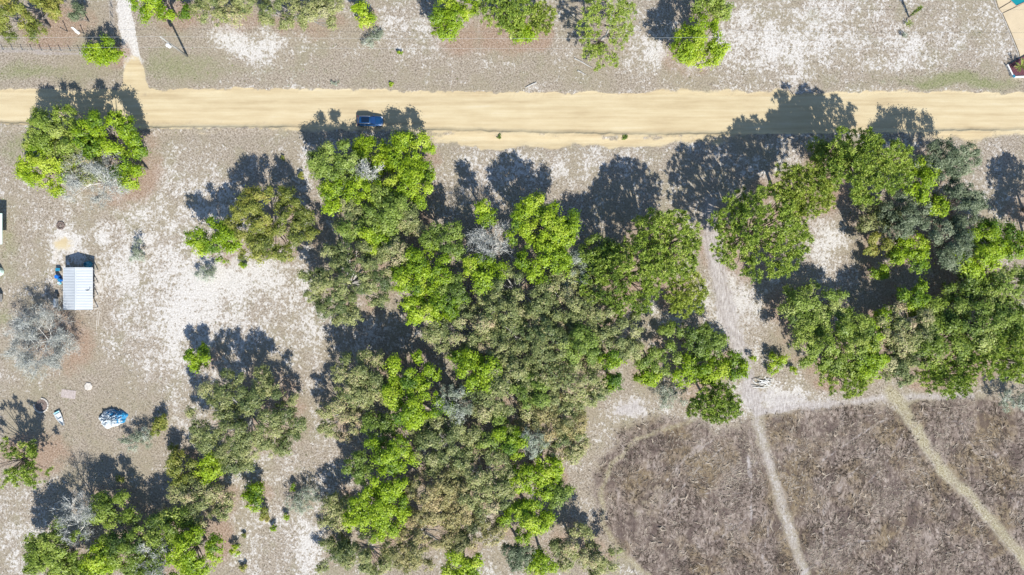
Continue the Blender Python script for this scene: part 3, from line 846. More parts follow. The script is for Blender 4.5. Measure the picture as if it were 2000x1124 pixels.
    m["green"] = np.clip(gblobs(wx, wy, [(1870, 158, 150, 17, 0.95), (60, 142, 150, 24, 0.62), (30, 290, 60, 40, 0.55), (20, 470, 24, 90, 0.5), (90, 60, 100, 40, 0.45), (1590, 30, 26, 30, 0.4), (1600, 100, 70, 60, 0.15),
                                         (130, 790, 70, 60, 0.36), (340, 130, 100, 55, 0.5), (1050, 150, 200, 26, 0.3), (700, 275, 500, 16, 0.22), (1150, 300, 250, 20, 0.25), (8, 620, 14, 40, 0.6), (600, 140, 260, 34, 0.34), (120, 900, 60, 30, 0.3), (1430, 115, 60, 40, 0.2)]), 0, 0.8)
    lit = np.zeros(gx.shape)
    for t, f in zip(TREES, FR):
        if f[5] < 3 or t[0] == "W":
            continue
        ex = (x - f[0]) / (f[2] * 1.12 + 0.4)
        ey = (y - f[1]) / (f[3] * 1.12 + 0.4)
        d = np.sqrt(ex * ex + ey * ey)
        lit = np.maximum(lit, (0.85 if t[0] in "PQ" else 0.66) * (1 - sstep(0.55, 1.12, d)))
    lit = lit * (0.25 + 1.35 * fbm(gx / 22, gy / 22, 61)) + gblobs(wx, wy, [(960, 95, 110, 24, 0.7), (1200, 90, 90, 60, 0.5), (270, 360, 50, 60, 0.5), (160, 680, 45, 50, 0.42), (440, 1050, 26, 70, 0.6), (620, 850, 24, 70, 0.4), (1400, 500, 30, 60, 0.5),
                                (1480, 560, 40, 70, 0.4), (1600, 420, 46, 50, 0.6), (1700, 755, 90, 18, 0.4), (820, 460, 40, 40, 0.4), (360, 30, 40, 20, 0.5), (250, 110, 14, 30, 0.6), (1900, 740, 60, 40, 0.5), (130, 40, 40, 40, 0.4), (330, 860, 60, 50, 0.4), (1850, 500, 60, 90, 0.3)])
    m["litter"] = np.clip(lit * (1 - m["tan"]) * (1 - 0.9 * m["field"]) * (1 - 0.55 * np.clip(m["grey"], 0, 1)) * (1 - 0.5 * ts), 0, 1)
    # wheel ruts
    rut = np.zeros(gx.shape)
    for pts, a in ((TRACK_GREY, 0.75), (TRACK_SAND, 0.22), (TRACK_YELLOW, 0.3)):
        s = np.abs(line_side(gx + w1 * 0.2, gy, pts))
        rut += a * np.exp(-((s - 0.62) / 0.2) ** 2) * line_mask(gx, gy, pts, 6)
    rut += 0.7 * (np.exp(-((gy + w2 * .15 - top - 14) / 2.2) ** 2) * sstep(1180, 1250, gx) * (1 - sstep(1560, 1640, gx)))
    rut += 0.55 * np.exp(-((gy + w2 * .12 - bot + 6) / 1.6) ** 2) * sstep(240, 300, gx) * (1 - sstep(520, 640, gx))
    rut += 0.45 * np.exp(-((gy + w2 * .2 - top - 30) / 3.0) ** 2) * sstep(1150, 1300, gx) * (1 - sstep(1450, 1600, gx))
    rut += 0.9 * gblobs(wx, wy, [(1245, 200, 26, 4, 1.0), (280, 188, 14, 2, 0.8), (178, 430, 18, 13, 0.75), (120, 440, 11, 9, 0.6)])
    rel = (gy + w2 * .1 - top) / (bot - top)
    for c0, wd_, a_ in ((0.20, 0.025, 0.30), (0.34, 0.02, 0.34), (0.55, 0.025, 0.30), (0.70, 0.02, 0.36), (0.88, 0.03, 0.42)):
        rut += a_ * np.exp(-((rel - c0 - 0.05 * (fbm(gx / 160, gx * 0, 63) - 0.5)) / wd_) ** 2) * np.clip(2.2 * fbm(gx / 110 + c0 * 40, gy * 0, 65) - 0.6, 0, 1)
    gs = line_mask(gx, gy + w2 * .08, [(-60, 100, 3.5), (60, 102, 3.5), (185, 107, 3.5)], 2) + line_mask(gx, gy, [(219, -40, 3.0), (221, 60, 3.0)], 2)
    m["rut"] = np.clip(rut + 0.75 * gs, 0, 1)
    m["grey"] = np.clip(m["grey"] + 0.8 * gs, 0, 1)
    return m


def put_masks(me, x, y):
    mk = masks(x, y)
    for k in MASKS:
        a = me.attributes.new(k, 'FLOAT', 'POINT')
        a.data.foreach_set("value", mk[k].astype(np.float32).ravel())


def grid_sheet(name, xs, ys, zfun):
    """A sheet over the given coordinates; xs, ys are 2-D arrays."""
    ny, nx = xs.shape
    z = zfun(xs, ys)
    me = bpy.data.meshes.new(name)
    me.vertices.add(nx * ny)
    me.vertices.foreach_set("co", np.stack([xs, ys, z], -1).astype(np.float32).ravel())
    i = np.arange(nx * ny).reshape(ny, nx)
    q = np.stack([i[:-1, :-1], i[:-1, 1:], i[1:, 1:], i[1:, :-1]], -1).reshape(-1, 4)
    n = len(q)
    me.loops.add(n * 4)
    me.loops.foreach_set("vertex_index", q.astype(np.int32).ravel())
    me.polygons.add(n)
    me.polygons.foreach_set("loop_start", np.arange(0, n * 4, 4, dtype=np.int32))
    me.polygons.foreach_set("use_smooth", np.ones(n, dtype=bool))
    me.update(calc_edges=True)
    put_masks(me, xs, ys)
    return tag(link_mesh(name, me, M["ground"]), kind='structure')


far_x = np.array([-2500, -1200, -600, -320, -200, -150, -125])
gxs = np.concatenate([far_x, np.arange(-110, 110.01, 0.5), -far_x[::-1]])
far_y = np.array([-2500, -1200, -600, -300, -160, -110, -80])
gys = np.concatenate([far_y, np.arange(-66, 66.01, 0.5), -far_y[::-1]])
# the pool is dug into the ground: its corner is kept outside this sheet by sitting on a raised deck
XX, YY = np.meshgrid(gxs, gys)
grid_sheet("ground", XX, YY, lambda x, y: np.zeros_like(x))

# sandy road: flat bed, a low graded bank along its southern edge
rx = np.arange(-118, 118.01, 0.35)
prof = []       # (position across: 0 top edge .. 1 bottom edge, then metres beyond), height
across = [(-0.03, 0.004), (0.0, 0.012), (0.12, 0.02), (0.3, 0.045), (0.5, 0.055), (0.7, 0.045), (0.9, 0.022), (0.985, 0.016), (1.0, 0.14), (1.03, 0.16), (1.10, 0.09), (1.18, 0.03), (1.24, 0.004)]
gxl = rx / S + CX
tp = interp_line(gxl, ROAD_TOP) + (fbm(gxl / 9, gxl * 0, 31) - 0.5) * 5
bt = interp_line(gxl, ROAD_BOT) + (fbm(gxl / 14, gxl * 0, 37) - 0.5) * 4
rows_y, rows_z = [], []
hb = 0.35 + 1.1 * fbm(gxl / 60, gxl * 0, 44)
for a, z in across:
    rows_y.append((CY - (tp + (bt - tp) * a)) * S)
    rows_z.append(np.where(a >= 0.99, np.maximum(z * hb, 0.004), z))
RY = np.array(rows_y)
RZ = np.array(rows_z)
RX = np.repeat(rx[None, :], len(across), 0)
grid_sheet("dirt_road", RX[::-1], RY[::-1], lambda x, y: RZ[::-1])


def strip_sheet(name, pts, z0=0.006, wide=1.25, cols=9, step=4.0):
    P = []
    for (x0, y0, w0), (x1, y1, w1) in zip(pts[:-1], pts[1:]):
        n = max(2, int(math.hypot(x1 - x0, y1 - y0) / step))
        for i in range(n):
            t = i / n
            P.append((x0 + (x1 - x0) * t, y0 + (y1 - y0) * t, w0 + (w1 - w0) * t))
    P.append(pts[-1])
    P = np.array(P)
    k = np.ones(9) / 9
    for c in range(3):
        pad = np.pad(P[:, c], 4, mode='edge')
        P[:, c] = np.convolve(pad, k, 'valid')
    d = np.gradient(P[:, :2], axis=0)
    d /= np.linalg.norm(d, axis=1)[:, None]
    nrm = np.stack([-d[:, 1], d[:, 0]], 1)
    u = np.linspace(-wide, wide, cols)
    X = P[:, 0][:, None] + nrm[:, 0][:, None] * u * P[:, 2][:, None]
    Y = P[:, 1][:, None] + nrm[:, 1][:, None] * u * P[:, 2][:, None]
    x = (X - CX) * S
    y = (CY - Y) * S
    rut = 0.03 * np.exp(-((np.abs(u) - 0.62) / 0.25) ** 2)

    def zf(xx, yy):
        return z0 + 0.035 * np.cos(u / wide * math.pi / 2)[None, :] - rut[None, :] + 0 * xx
    return grid_sheet(name, x, y, zf)


strip_sheet("sand_driveway", DRIVE, 0.005)
strip_sheet("grey_track", TRACK_GREY)
strip_sheet("yellowed_track", TRACK_YELLOW)
strip_sheet("sandy_track", TRACK_SAND)


# ------------------------------------------------------------------ weeds: uncountable dry tufts
def scatter_tufts(name, n, xr, yr, dens, varf, lsize, label, cat, flow=False):
    x = rng.uniform(*xr, n)
    y = rng.uniform(*yr, n)
    mk = masks(x, y)
    p = dens(mk, x, y)
    keep = rng.random(n) < p
    x, y = x[keep], y[keep]
    mk = {k: v[keep] for k, v in mk.items()}
    k = len(x)
    nb = 4 if flow else 5
    size = rng.uniform(*lsize, k)
    var = varf(mk, k, x, y)
    if flow:
        big = rng.random(k) < 0.04
        size = np.where(big, size * 1.9, size)
        var = np.where(big, 0.5 + rng.normal(0, 0.03, k), var)
    az = rng.uniform(0, 2 * math.pi, (k, nb))
    el = rng.uniform(0.15, 1.1, (k, nb))
    if flow:
        th = 0.85 + 4.5 * (fbm(x / 8 + 4, y / 8, 81, 2) - 0.5) * 2
        az = th[:, None] + rng.normal(0, 0.38, (k, nb)) + (rng.random((k, 1)) < 0.45) * rng.uniform(0, 6.28, (k, nb)) + math.pi * rng.integers(0, 2, (k, nb))
        el = rng.uniform(0.02, 0.55, (k, nb))
    ln = size[:, None] * rng.uniform(0.6, 1.15, (k, nb))
    base = np.stack([x, y, np.full(k, 0.012)], -1)[:, None, :] + rng.normal(0, 0.06, (k, nb, 3)) * np.array([1, 1, 0])
    d = np.stack([np.cos(az) * np.cos(el), np.sin(az) * np.cos(el), np.sin(el)], -1)
    sd = np.stack([-np.sin(az), np.cos(az), np.zeros_like(az)], -1)
    wd = (ln * (0.11 if flow else 0.2))[..., None]
    tip = base + d * ln[..., None]
    V = np.stack([base + sd * wd, tip, base - sd * wd], 2).reshape(-1, 3, 3)
    vv = np.repeat(var, nb) + rng.normal(0, 0.05, k * nb)
    o = poly_arrays(name, V, 3, M["tuft"], None, vv)
    return tag(o, label, cat, kind='stuff')


def weeds_density(mk, x, y):
    road = mk["tan"]
    return np.clip((0.42 - 0.32 * mk["white"]) * (1 - road) ** 3 * (1 - 0.9 * mk["field"]) * (1 - 0.8 * mk["grey"]) * (1 - 0.6 * mk["litter"]) * (1 - 0.5 * mk["green"]), 0, 1)


def weeds_var(mk, k, x, y):
    return np.clip(0.66 + rng.normal(0, 0.11, k) + 0.3 * mk["green"] * rng.random(k), 0.2, 0.99)


def field_density(mk, x, y):
    return np.clip(mk["field"] ** 1.5 * (1 - mk["grey"]) * (1 - 0.85 * mk["yellow"]) * np.clip(-0.25 + 1.5 * fbm(x / 3.0, y / 3.0, 95, 3), 0, 1), 0, 1)


def field_var(mk, k, x, y):
    patch = fbm(x / 5.5, y / 5.5, 91, 3) - 0.5
    return np.clip(0.25 + rng.normal(0, 0.14, k) + 0.95 * patch + 0.08 * mk["yellow"], 0.02, 0.60)


scatter_tufts("dry_weeds", 105000, (-100, 100), (-56, 56), weeds_density, weeds_var, (0.10, 0.26), "low dry weeds scattered over the speckled sand", "weeds")
scatter_tufts("field_stubble", 46000, (10, 100), (-56, -17), field_density, field_var, (0.16, 0.60), "dry brown stubble covering the mown field", "stubble", flow=True)


# ------------------------------------------------------------------ trees
def unit(v):
    return v / np.maximum(np.linalg.norm(v, axis=-1, keepdims=True), 1e-9)


def leaf_quads(P, Nn, size, aspect, r):
    n = len(P)
    ref = unit(r.normal(size=(n, 3)))
    u = unit(np.cross(Nn, ref))
    v = np.cross(Nn, u)
    a = (size * 0.5)[:, None]
    b = a * aspect
    bend = Nn * a * 0.25
    return np.stack([P - u * a - v * b * 0.8 - bend, P + u * a - v * b * 0.3 - bend, P + v * b * 1.3], 1)


def crown_puffs(f, prange, r, fill=2.1, rb_range=(0.9, 2.1), bough=1.2):
    """Boughs placed evenly over the crown, each carrying many small leaf clumps on its upper side."""
    X, Y, ax, ay, rz, h = f
    rm = math.sqrt(ax * ay)
    area = math.pi * ax * ay
    rb_lo, rb_hi = min(rb_range[0], rm * 0.42), min(rb_range[1], rm * 0.6)
    rbm = 0.5 * (rb_lo + rb_hi)
    nB = max(3, int(bough * area / (math.pi * rbm ** 2)))
    pts = []
    for _ in range(nB):
        cand = r.uniform(-1, 1, (14, 2))
        cand = cand[(cand ** 2).sum(1) < 1]
        if not len(cand):
            continue
        if pts:
            d = np.min(np.linalg.norm(cand[:, None, :] - np.array(pts)[None], axis=2), axis=1)
            pts.append(cand[np.argmax(d)])
        else:
            pts.append(cand[0] * 0.3)
    Bp = np.array(pts)
    nB = len(Bp)
    rb = r.uniform(rb_lo, rb_hi, nB)
    rho = np.linalg.norm(Bp, axis=1)
    sc = np.maximum(1.03 - 0.62 * rb / rm, 0.35) * r.uniform(0.9, 1.06, nB)
    bx = Bp[:, 0] * ax * sc
    by = Bp[:, 1] * ay * sc
    dome = np.sqrt(np.clip(1 - (rho * 0.93) ** 2, 0, 1))
    bz = h - rz + (rz - rb * 0.7) * dome * r.uniform(0.40, 1.08, nB)
    lo, hi = prange
    lo, hi = min(lo, rm * 0.25), min(hi, rm * 0.4)
    out_c, out_r, out_b = [], [], []
    for k in range(nB):
        rpm = 0.5 * (lo + hi)
        n = max(4, int(fill * 1.25 * rb[k] ** 2 / rpm ** 2))
        d = unit(r.normal(size=(n, 3)) + np.array([0, 0, 0.5]))
        q = r.uniform(0.35, 1.0, n) ** 0.6
        c = np.array([bx[k], by[k], bz[k]]) + d * (q * rb[k])[:, None] * np.array([1.0, 1.0, 0.72])
        out_c.append(c)
        out_r.append(lo + (hi - lo) * r.random(n) ** 1.6)
        out_b.append(np.full(n, k))
    c, rp, bi = np.concatenate(out_c), np.concatenate(out_r), np.concatenate(out_b)
    c[:, 2] = np.maximum(c[:, 2], 0.25 * h if h > 3 else 0.08)
    bc = np.stack([bx, by, bz - 0.35 * rb], -1)
    return c, rp, bi, bc


def make_trunk(root, f, puffs, r, bark, lean=0.0, thick=1.0, nbr=26, twig_out=0.0):
    X, Y, ax, ay, rz, h = f
    t = MB()
    r0 = (0.028 * h + 0.012 * (ax + ay)) * 0.75 * thick
    fork = Vector((r.normal(0, 0.04 * h), r.normal(0, 0.04 * h), (h - rz) * 0.62))
    t.tube([(0, 0, -0.05), (fork.x * 0.25, fork.y * 0.1, fork.z * 0.35), fork], [r0 * 1.35, r0, r0 * 0.8], 7)
    t.build("trunk", bark, root, smooth=True)
    b = MB()
    n = len(puffs)
    idx = r.permutation(n)[:nbr]
    for i in idx:
        p = Vector(puffs[i])
        mid = fork.lerp(p, 0.5) + Vector((r.normal(0, 0.25), r.normal(0, 0.25), -0.10 * (p - fork).length + r.normal(0, 0.15)))
        end = p + Vector((r.normal(0, 0.1), r.normal(0, 0.1), twig_out * r.uniform(0.2, 1.0)))
        rr = r0 * r.uniform(0.28, 0.5)
        q1 = fork.lerp(mid, 0.5) + Vector((r.normal(0, 0.12), r.normal(0, 0.12), r.normal(0, 0.1)))
        b.tube([fork, q1, mid, mid.lerp(end, 0.55) + Vector((r.normal(0, .12), r.normal(0, .12), r.normal(0, .08))), end], [rr, rr * 0.8, rr * 0.6, rr * 0.4, 0.018], 4, cap=False)
    if len(idx):
        b.build("branches", bark, root)


def leafy_tree(t, f, i):
    sp, px, py, rx_, ry_, h = t[:6]
    r = np.random.default_rng(1000 + i)
    lo, hi, ls, dens, asp = SPEC[sp]
    X, Y, ax, ay, rz, h = f
    root = empty(NAMES[sp] if h > 2.3 else "low_bush", (X, Y, 0))
    tag(root, t[6], CATS[sp] if h > 2.3 else "bush", GROUPS[sp])
    c, rp, bi, bc = crown_puffs(f, (lo, hi), r)
    area = math.pi * ax * ay
    n = int(dens * area * 1.05) + 60
    w = rp ** 2 * np.exp(r.normal(0, 0.75, len(rp)))
    k = r.choice(len(c), n, p=w / w.sum())
    d = unit(r.normal(size=(n, 3)) + np.array([0, 0, 0.55]))
    rad = rp[k] * np.abs(r.normal(0.72, 0.42, n))
    P = c[k] + d * rad[:, None] * np.array([1, 1, 0.8])
    # a few sprays stick out of the outline
    Nn = unit(unit(P - bc[bi[k]]) * 0.75 + d * 0.35 + np.array([0, 0, 0.35]) + r.normal(0, 0.34, (n, 3)))
    ls_eff = min(ls, 0.16 + 0.035 * min(ax, ay)) if h < 3 else ls
    size = ls_eff * r.uniform(0.5, 1.4, n)
    V = leaf_quads(P, Nn, size, asp, r)
    pv = r.normal(0, 0.13, len(c)) + r.normal(0, 0.17, bi.max() + 1)[bi]
    var = 0.5 + pv[k] + r.normal(0, 0.11, n)
    if sp == "O":
        var = var + (r.random(n) < 0.06) * 0.4
    tag(poly_arrays("crown", V, 3, M[sp], root, var), kind='stuff')
    make_trunk(root, f, c, r, M["pale_bark"] if sp in "OTW" else M["bark"], nbr=int(min(60, 8 + 0.7 * area)) if sp in "OTSW" else int(min(34, 6 + 0.3 * area)), twig_out=0.45 if sp in "OTW" else 0.1)
    return root


def pine_tree(t, f, i, pads=None, base=None):
    sp = t[0]
    r = np.random.default_rng(2000 + i)
    X, Y, ax, ay, rz, h = f
    root = empty("pine_tree", (X, Y, 0))
    tag(root, t[6], "pine", "pines")
    area = math.pi * ax * ay
    c, rp, bi, bc = crown_puffs((X, Y, ax, ay, rz, h), (0.34, 0.60), r, fill=2.3, rb_range=(0.9, 1.9), bough=1.9)
    # needle tufts gather along boughs
    keep = fbm(c[:, 0] * 0.6 + i, c[:, 1] * 0.6, 3, 3) > (0.47 if t[1] < 30 else 0.22)
    c, rp = c[keep], rp[keep]
    nt_, nb = len(c), 22
    d = unit(r.normal(size=(nt_, nb, 3)) + np.array([0, 0, 0.45]))
    ln = (rp[:, None] * r.uniform(0.85, 1.35, (nt_, nb)))[..., None]
    side = unit(np.cross(d, unit(r.normal(size=(nt_, nb, 3)))))
    wd = 0.06 + 0.035 * r.random((nt_, nb, 1))
    b0 = c[:, None, :] + d * 0.08
    V = np.stack([b0 + side * wd, c[:, None, :] + d * ln, b0 - side * wd], 2).reshape(-1, 3, 3)
    pv = r.normal(0, 0.10, nt_) + r.normal(0, 0.10, bi.max() + 1)[bi[keep]]
    var = (0.5 + pv[:, None] + r.normal(0, 0.13, (nt_, nb))).ravel()
    tag(poly_arrays("crown", V, 3, M[sp], root, var), kind='stuff')
    make_trunk(root, f, c, r, M["pine_bark"], nbr=int(min(70, 14 + 0.5 * area)), twig_out=0.05, thick=0.85)
    return root


def bare_tree(t, f, i):
    r = np.random.default_rng(3000 + i)
    rd = random.Random(3000 + i)
    X, Y, ax, ay, rz, h = f
    root = empty("bare_tree", (X, Y, 0))
    tag(root, t[6], "bare tree", "bare grey trees")
    tr, br = MB(), MB()
    rm = math.sqrt(ax * ay)
    r0 = 0.024 * h
    fork = Vector((rd.gauss(0, 0.2), rd.gauss(0, 0.2), (h - rz) * 0.5))
    tr.tube([(0, 0, -0.05), fork * 0.5, fork], [r0 * 1.3, r0, r0 * 0.8], 7)
    tr.build("trunk", M["pale_bark"], root, smooth=True)
    ends = []

    def grow(p, d, ln, rad, lev):
        q1 = p + d * ln * 0.5 + Vector((rd.gauss(0, 1), rd.gauss(0, 1), rd.gauss(0, 0.6))) * ln * 0.08
        q2 = p + d * ln + Vector((rd.gauss(0, 1), rd.gauss(0, 1), rd.gauss(0, 0.6))) * ln * 0.1
        br.tube([p, q1, q2], [rad, rad * 0.8, rad * 0.6], 4 if lev < 2 else 3, cap=False)
        ends.append((q2, d, lev))
        ends.append((q1, d, lev))
        if lev >= 4:
            return
        for k in range(rd.choice((2, 3, 3))):
            nd = (d + Vector((rd.gauss(0, 0.55), rd.gauss(0, 0.55), rd.gauss(0.05, 0.32)))).normalized()
            st = q2 if k < 2 else q1
            grow(st, nd, ln * rd.uniform(0.55, 0.75), max(rad * 0.64, 0.03), lev + 1)
    nl = 7 if rm > 3 else 5
    for k in range(nl):
        a = 2 * math.pi * (k + rd.random() * 0.7) / nl
        tgt = Vector((math.cos(a) * ax * 0.8, math.sin(a) * ay * 0.8, (h - rz * rd.uniform(0.3, 0.9)) - fork.z))
        d = tgt.normalized()
        grow(fork.copy(), d, tgt.length * 0.42, r0 * 0.55, 0)
    br.build("branches", M["dead_bark"], root)
    # finest twigs
    E = np.array([e[0] for e in ends if e[2] >= 2])
    D = np.array([e[1] for e in ends if e[2] >= 2])
    inside = ((E[:, 0] / (ax * 1.08)) ** 2 + (E[:, 1] / (ay * 1.08)) ** 2) < 1
    E, D = E[inside], D[inside]
    pc, _, _, _ = crown_puffs(f, (0.4, 0.8), r)
    E = np.concatenate([E, pc])
    D = np.concatenate([D, unit(pc - np.array([0, 0, fork.z]))])
    n = int((95 if rm > 4.5 else 48) * math.pi * ax * ay + 100)
    k = r.integers(0, len(E), n)
    d = unit(D[k] * 0.6 + r.normal(0, 0.7, (n, 3)))
    ln = r.uniform(0.3, 0.95, (n, 1))
    P = E[k] + r.normal(0, 0.24, (n, 3))
    sd = unit(np.cross(d, r.normal(size=(n, 3)))) * r.uniform(0.016, 0.034, (n, 1))
    V = np.stack([P - sd, P + sd, P + d * ln], 1)
    tag(poly_arrays("twigs", V, 3, M["B"], root, 0.5 + r.normal(0, 0.2, n)), kind='stuff')
    return root


for i, (t, f) in enumerate(zip(TREES, FR)):
    if t[0] in "PQ":
        pine_tree(t, f, i)
    elif t[0] == "B":
        bare_tree(t, f, i)
    else:
        leafy_tree(t, f, i)


# open-grown pine north of the road, built bough by bough with its crooked pale trunk
def crooked_pine():
    r = np.random.default_rng(77)
    g = gp(1172, 108)
    root = empty("pine_tree", g)
    tag(root, "crooked pine with a bare silvery trunk crossing under the power lines", "pine", "pines")
    path = [gp(1172, 108, 0), gp(1178, 86, 3.2), gp(1174, 78, 4.6), gp(1184, 68, 6.2), gp(1191, 52, 7.8), gp(1194, 32, 9.4), gp(1198, 12, 10.6)]
    loc = [p - g for p in path]
    MB().tube(loc, [0.30, 0.25, 0.24, 0.22, 0.19, 0.14, 0.07], 8).build("trunk", M["pale_bark"], root, smooth=True)
    pads = [(1186, 22, 40, 24, 11), (1224, 26, 20, 24, 9.5), (1155, 18, 18, 20, 9.2), (1206, 50, 22, 14, 8.4), (1152, 46, 22, 14, 7.6), (1150, 80, 20, 18, 6.2), (1208, 78, 18, 20, 6.8),
            (1172, 104, 26, 18, 5.2), (1200, 116, 14, 14, 4.6), (1146, 106, 12, 12, 4.4), (1168, 130, 12, 10, 3.4), (1132, 60, 8, 8, 6.0), (1228, 60, 12, 12, 7.2), (1160, 64, 14, 10, 6.9)]
    br = MB()
    allV, allvar = [], []
    for (px, py, ax, ay, z) in pads:
        c0 = gp(px, py, z) - g
        axm, aym = ax * S * 0.93, ay * S * 0.93
        n = max(6, int(math.pi * axm * aym * 4.2))
        a = r.uniform(0, 6.28, n)
        rho = np.sqrt(r.random(n))
        c = np.stack([c0.x + np.cos(a) * rho * axm, c0.y + np.sin(a) * rho * aym, c0.z + 0.35 * (1 - rho ** 2) + r.normal(0, 0.18, n)], -1)
        nb = 30
        d = unit(r.normal(size=(n, nb, 3)) + np.array([0, 0, 0.5]))
        ln = r.uniform(0.32, 0.55, (n, nb, 1))
        sd = unit(np.cross(d, r.normal(size=(n, nb, 3)))) * (0.035 + 0.02 * r.random((n, nb, 1)))
        b0 = c[:, None, :]
        allV.append(np.stack([b0 + d * 0.05, b0 + d * ln * 0.55 + sd, b0 + d * ln, b0 + d * ln * 0.55 - sd], 2).reshape(-1, 4, 3))
        allvar.append((0.62 + r.normal(0, 0.1, (n, 1)) + r.normal(0, 0.13, (n, nb))).ravel())
        best = min(loc[2:], key=lambda q: (q - c0).length + abs(q.z + 0.6 - c0.z) * 0.6)
        for k in range(min(7, n)):
            e = Vector(c[k])
            m_ = best.lerp(e, 0.5) + Vector((r.normal(0, .15), r.normal(0, .15), -0.12))
            br.tube([best, m_, e], [0.09, 0.05, 0.018], 4, cap=False)
    br.build("branches", M["pine_bark"], root)
    tag(poly_arrays("crown", np.concatenate(allV), 4, M["P"], root, np.concatenate(allvar)), kind='stuff')


crooked_pine()


# ------------------------------------------------------------------ palms and the tall yucca
def frond_set(root, origin, n, ln, r, droop=0.5, up=0.6):
    for k in range(n):
        az = 2 * math.pi * (k + r.random() * 0.5) / n
        el = up + r.normal(0, 0.25)
        V, vv = [], []
        segs = 6
        p = Vector(origin)
        d = Vector((math.cos(az) * math.cos(el), math.sin(az) * math.cos(el), math.sin(el)))
        side = Vector((-math.sin(az), math.cos(az), 0))
        L1 = ln * r.uniform(0.8, 1.15)
        for s in range(segs):
            q = p + d * (L1 / segs)
            d = (d + Vector((0, 0, -droop / segs))).normalized()
            w = 0.16 * ln * math.sin(math.pi * (s + 0.7) / (segs + 0.6)) + 0.02
            for sg in (-1, 1):
                tip = q + side * sg * w + d * w * 0.8 + Vector((0, 0, -0.05))
                V.append([p, q, tip, p.lerp(tip, 0.4)])
                vv.append(r.uniform(0.2, 1.0))
            p = q
        poly_arrays("frond", np.array([[tuple(c) for c in q] for q in V]), 4, M["K"], root, np.array(vv))


def small_palm(px, py, ln, label, h=0.5, seed=1):
    r = np.random.default_rng(seed)
    g = gp(px, py)
    root = empty("small_palm", g)
    tag(root, label, "palm", "small palms")
    MB().tube([(0, 0, -0.03), (0.02, 0, h * 0.6), (0, 0.02, h)], [0.13, 0.11, 0.08], 7).build("trunk", M["bark"], root, smooth=True)
    frond_set(root, (0, 0, h), 13, ln, r)
    return root


small_palm(1772, 49, 0.75, "small spiky palm in the row of three plants on white sand", 0.35, 4)


def tall_yucca():
    r = np.random.default_rng(8)
    g = gp(1775, 34)
    root = empty("column_plant", g)
    tag(root, "tall narrow column plant with a long shadow on white sand", "plant")
    top = gp(1797, 15, 3.2) - g
    top = Vector((top.x, top.y, 3.2))
    MB().tube([(0, 0, -0.03), top * 0.5 + Vector((0.05, 0, 0)), top], [0.16, 0.13, 0.10], 7).build("trunk", M["bark"], root, smooth=True)
    n = 260
    u = r.uniform(0.25, 1.05, n)
    P = np.array([tuple(top * float(k)) for k in u])
    d = unit(r.normal(size=(n, 3)) * np.array([1, 1, 0.6]) + np.array([0, 0, 0.5]))
    ln = r.uniform(0.35, 0.65, (n, 1)) * (0.7 + 0.4 * (u > 0.75))[:, None]
    sd = unit(np.cross(d, r.normal(size=(n, 3)))) * 0.05
    V = np.stack([P, P + d * ln * 0.5 + sd, P + d * ln, P + d * ln * 0.5 - sd], 1)
    tag(poly_arrays("leaves", V, 4, M["G"], root, 0.55 + r.normal(0, 0.2, n)), kind='stuff')


tall_yucca()


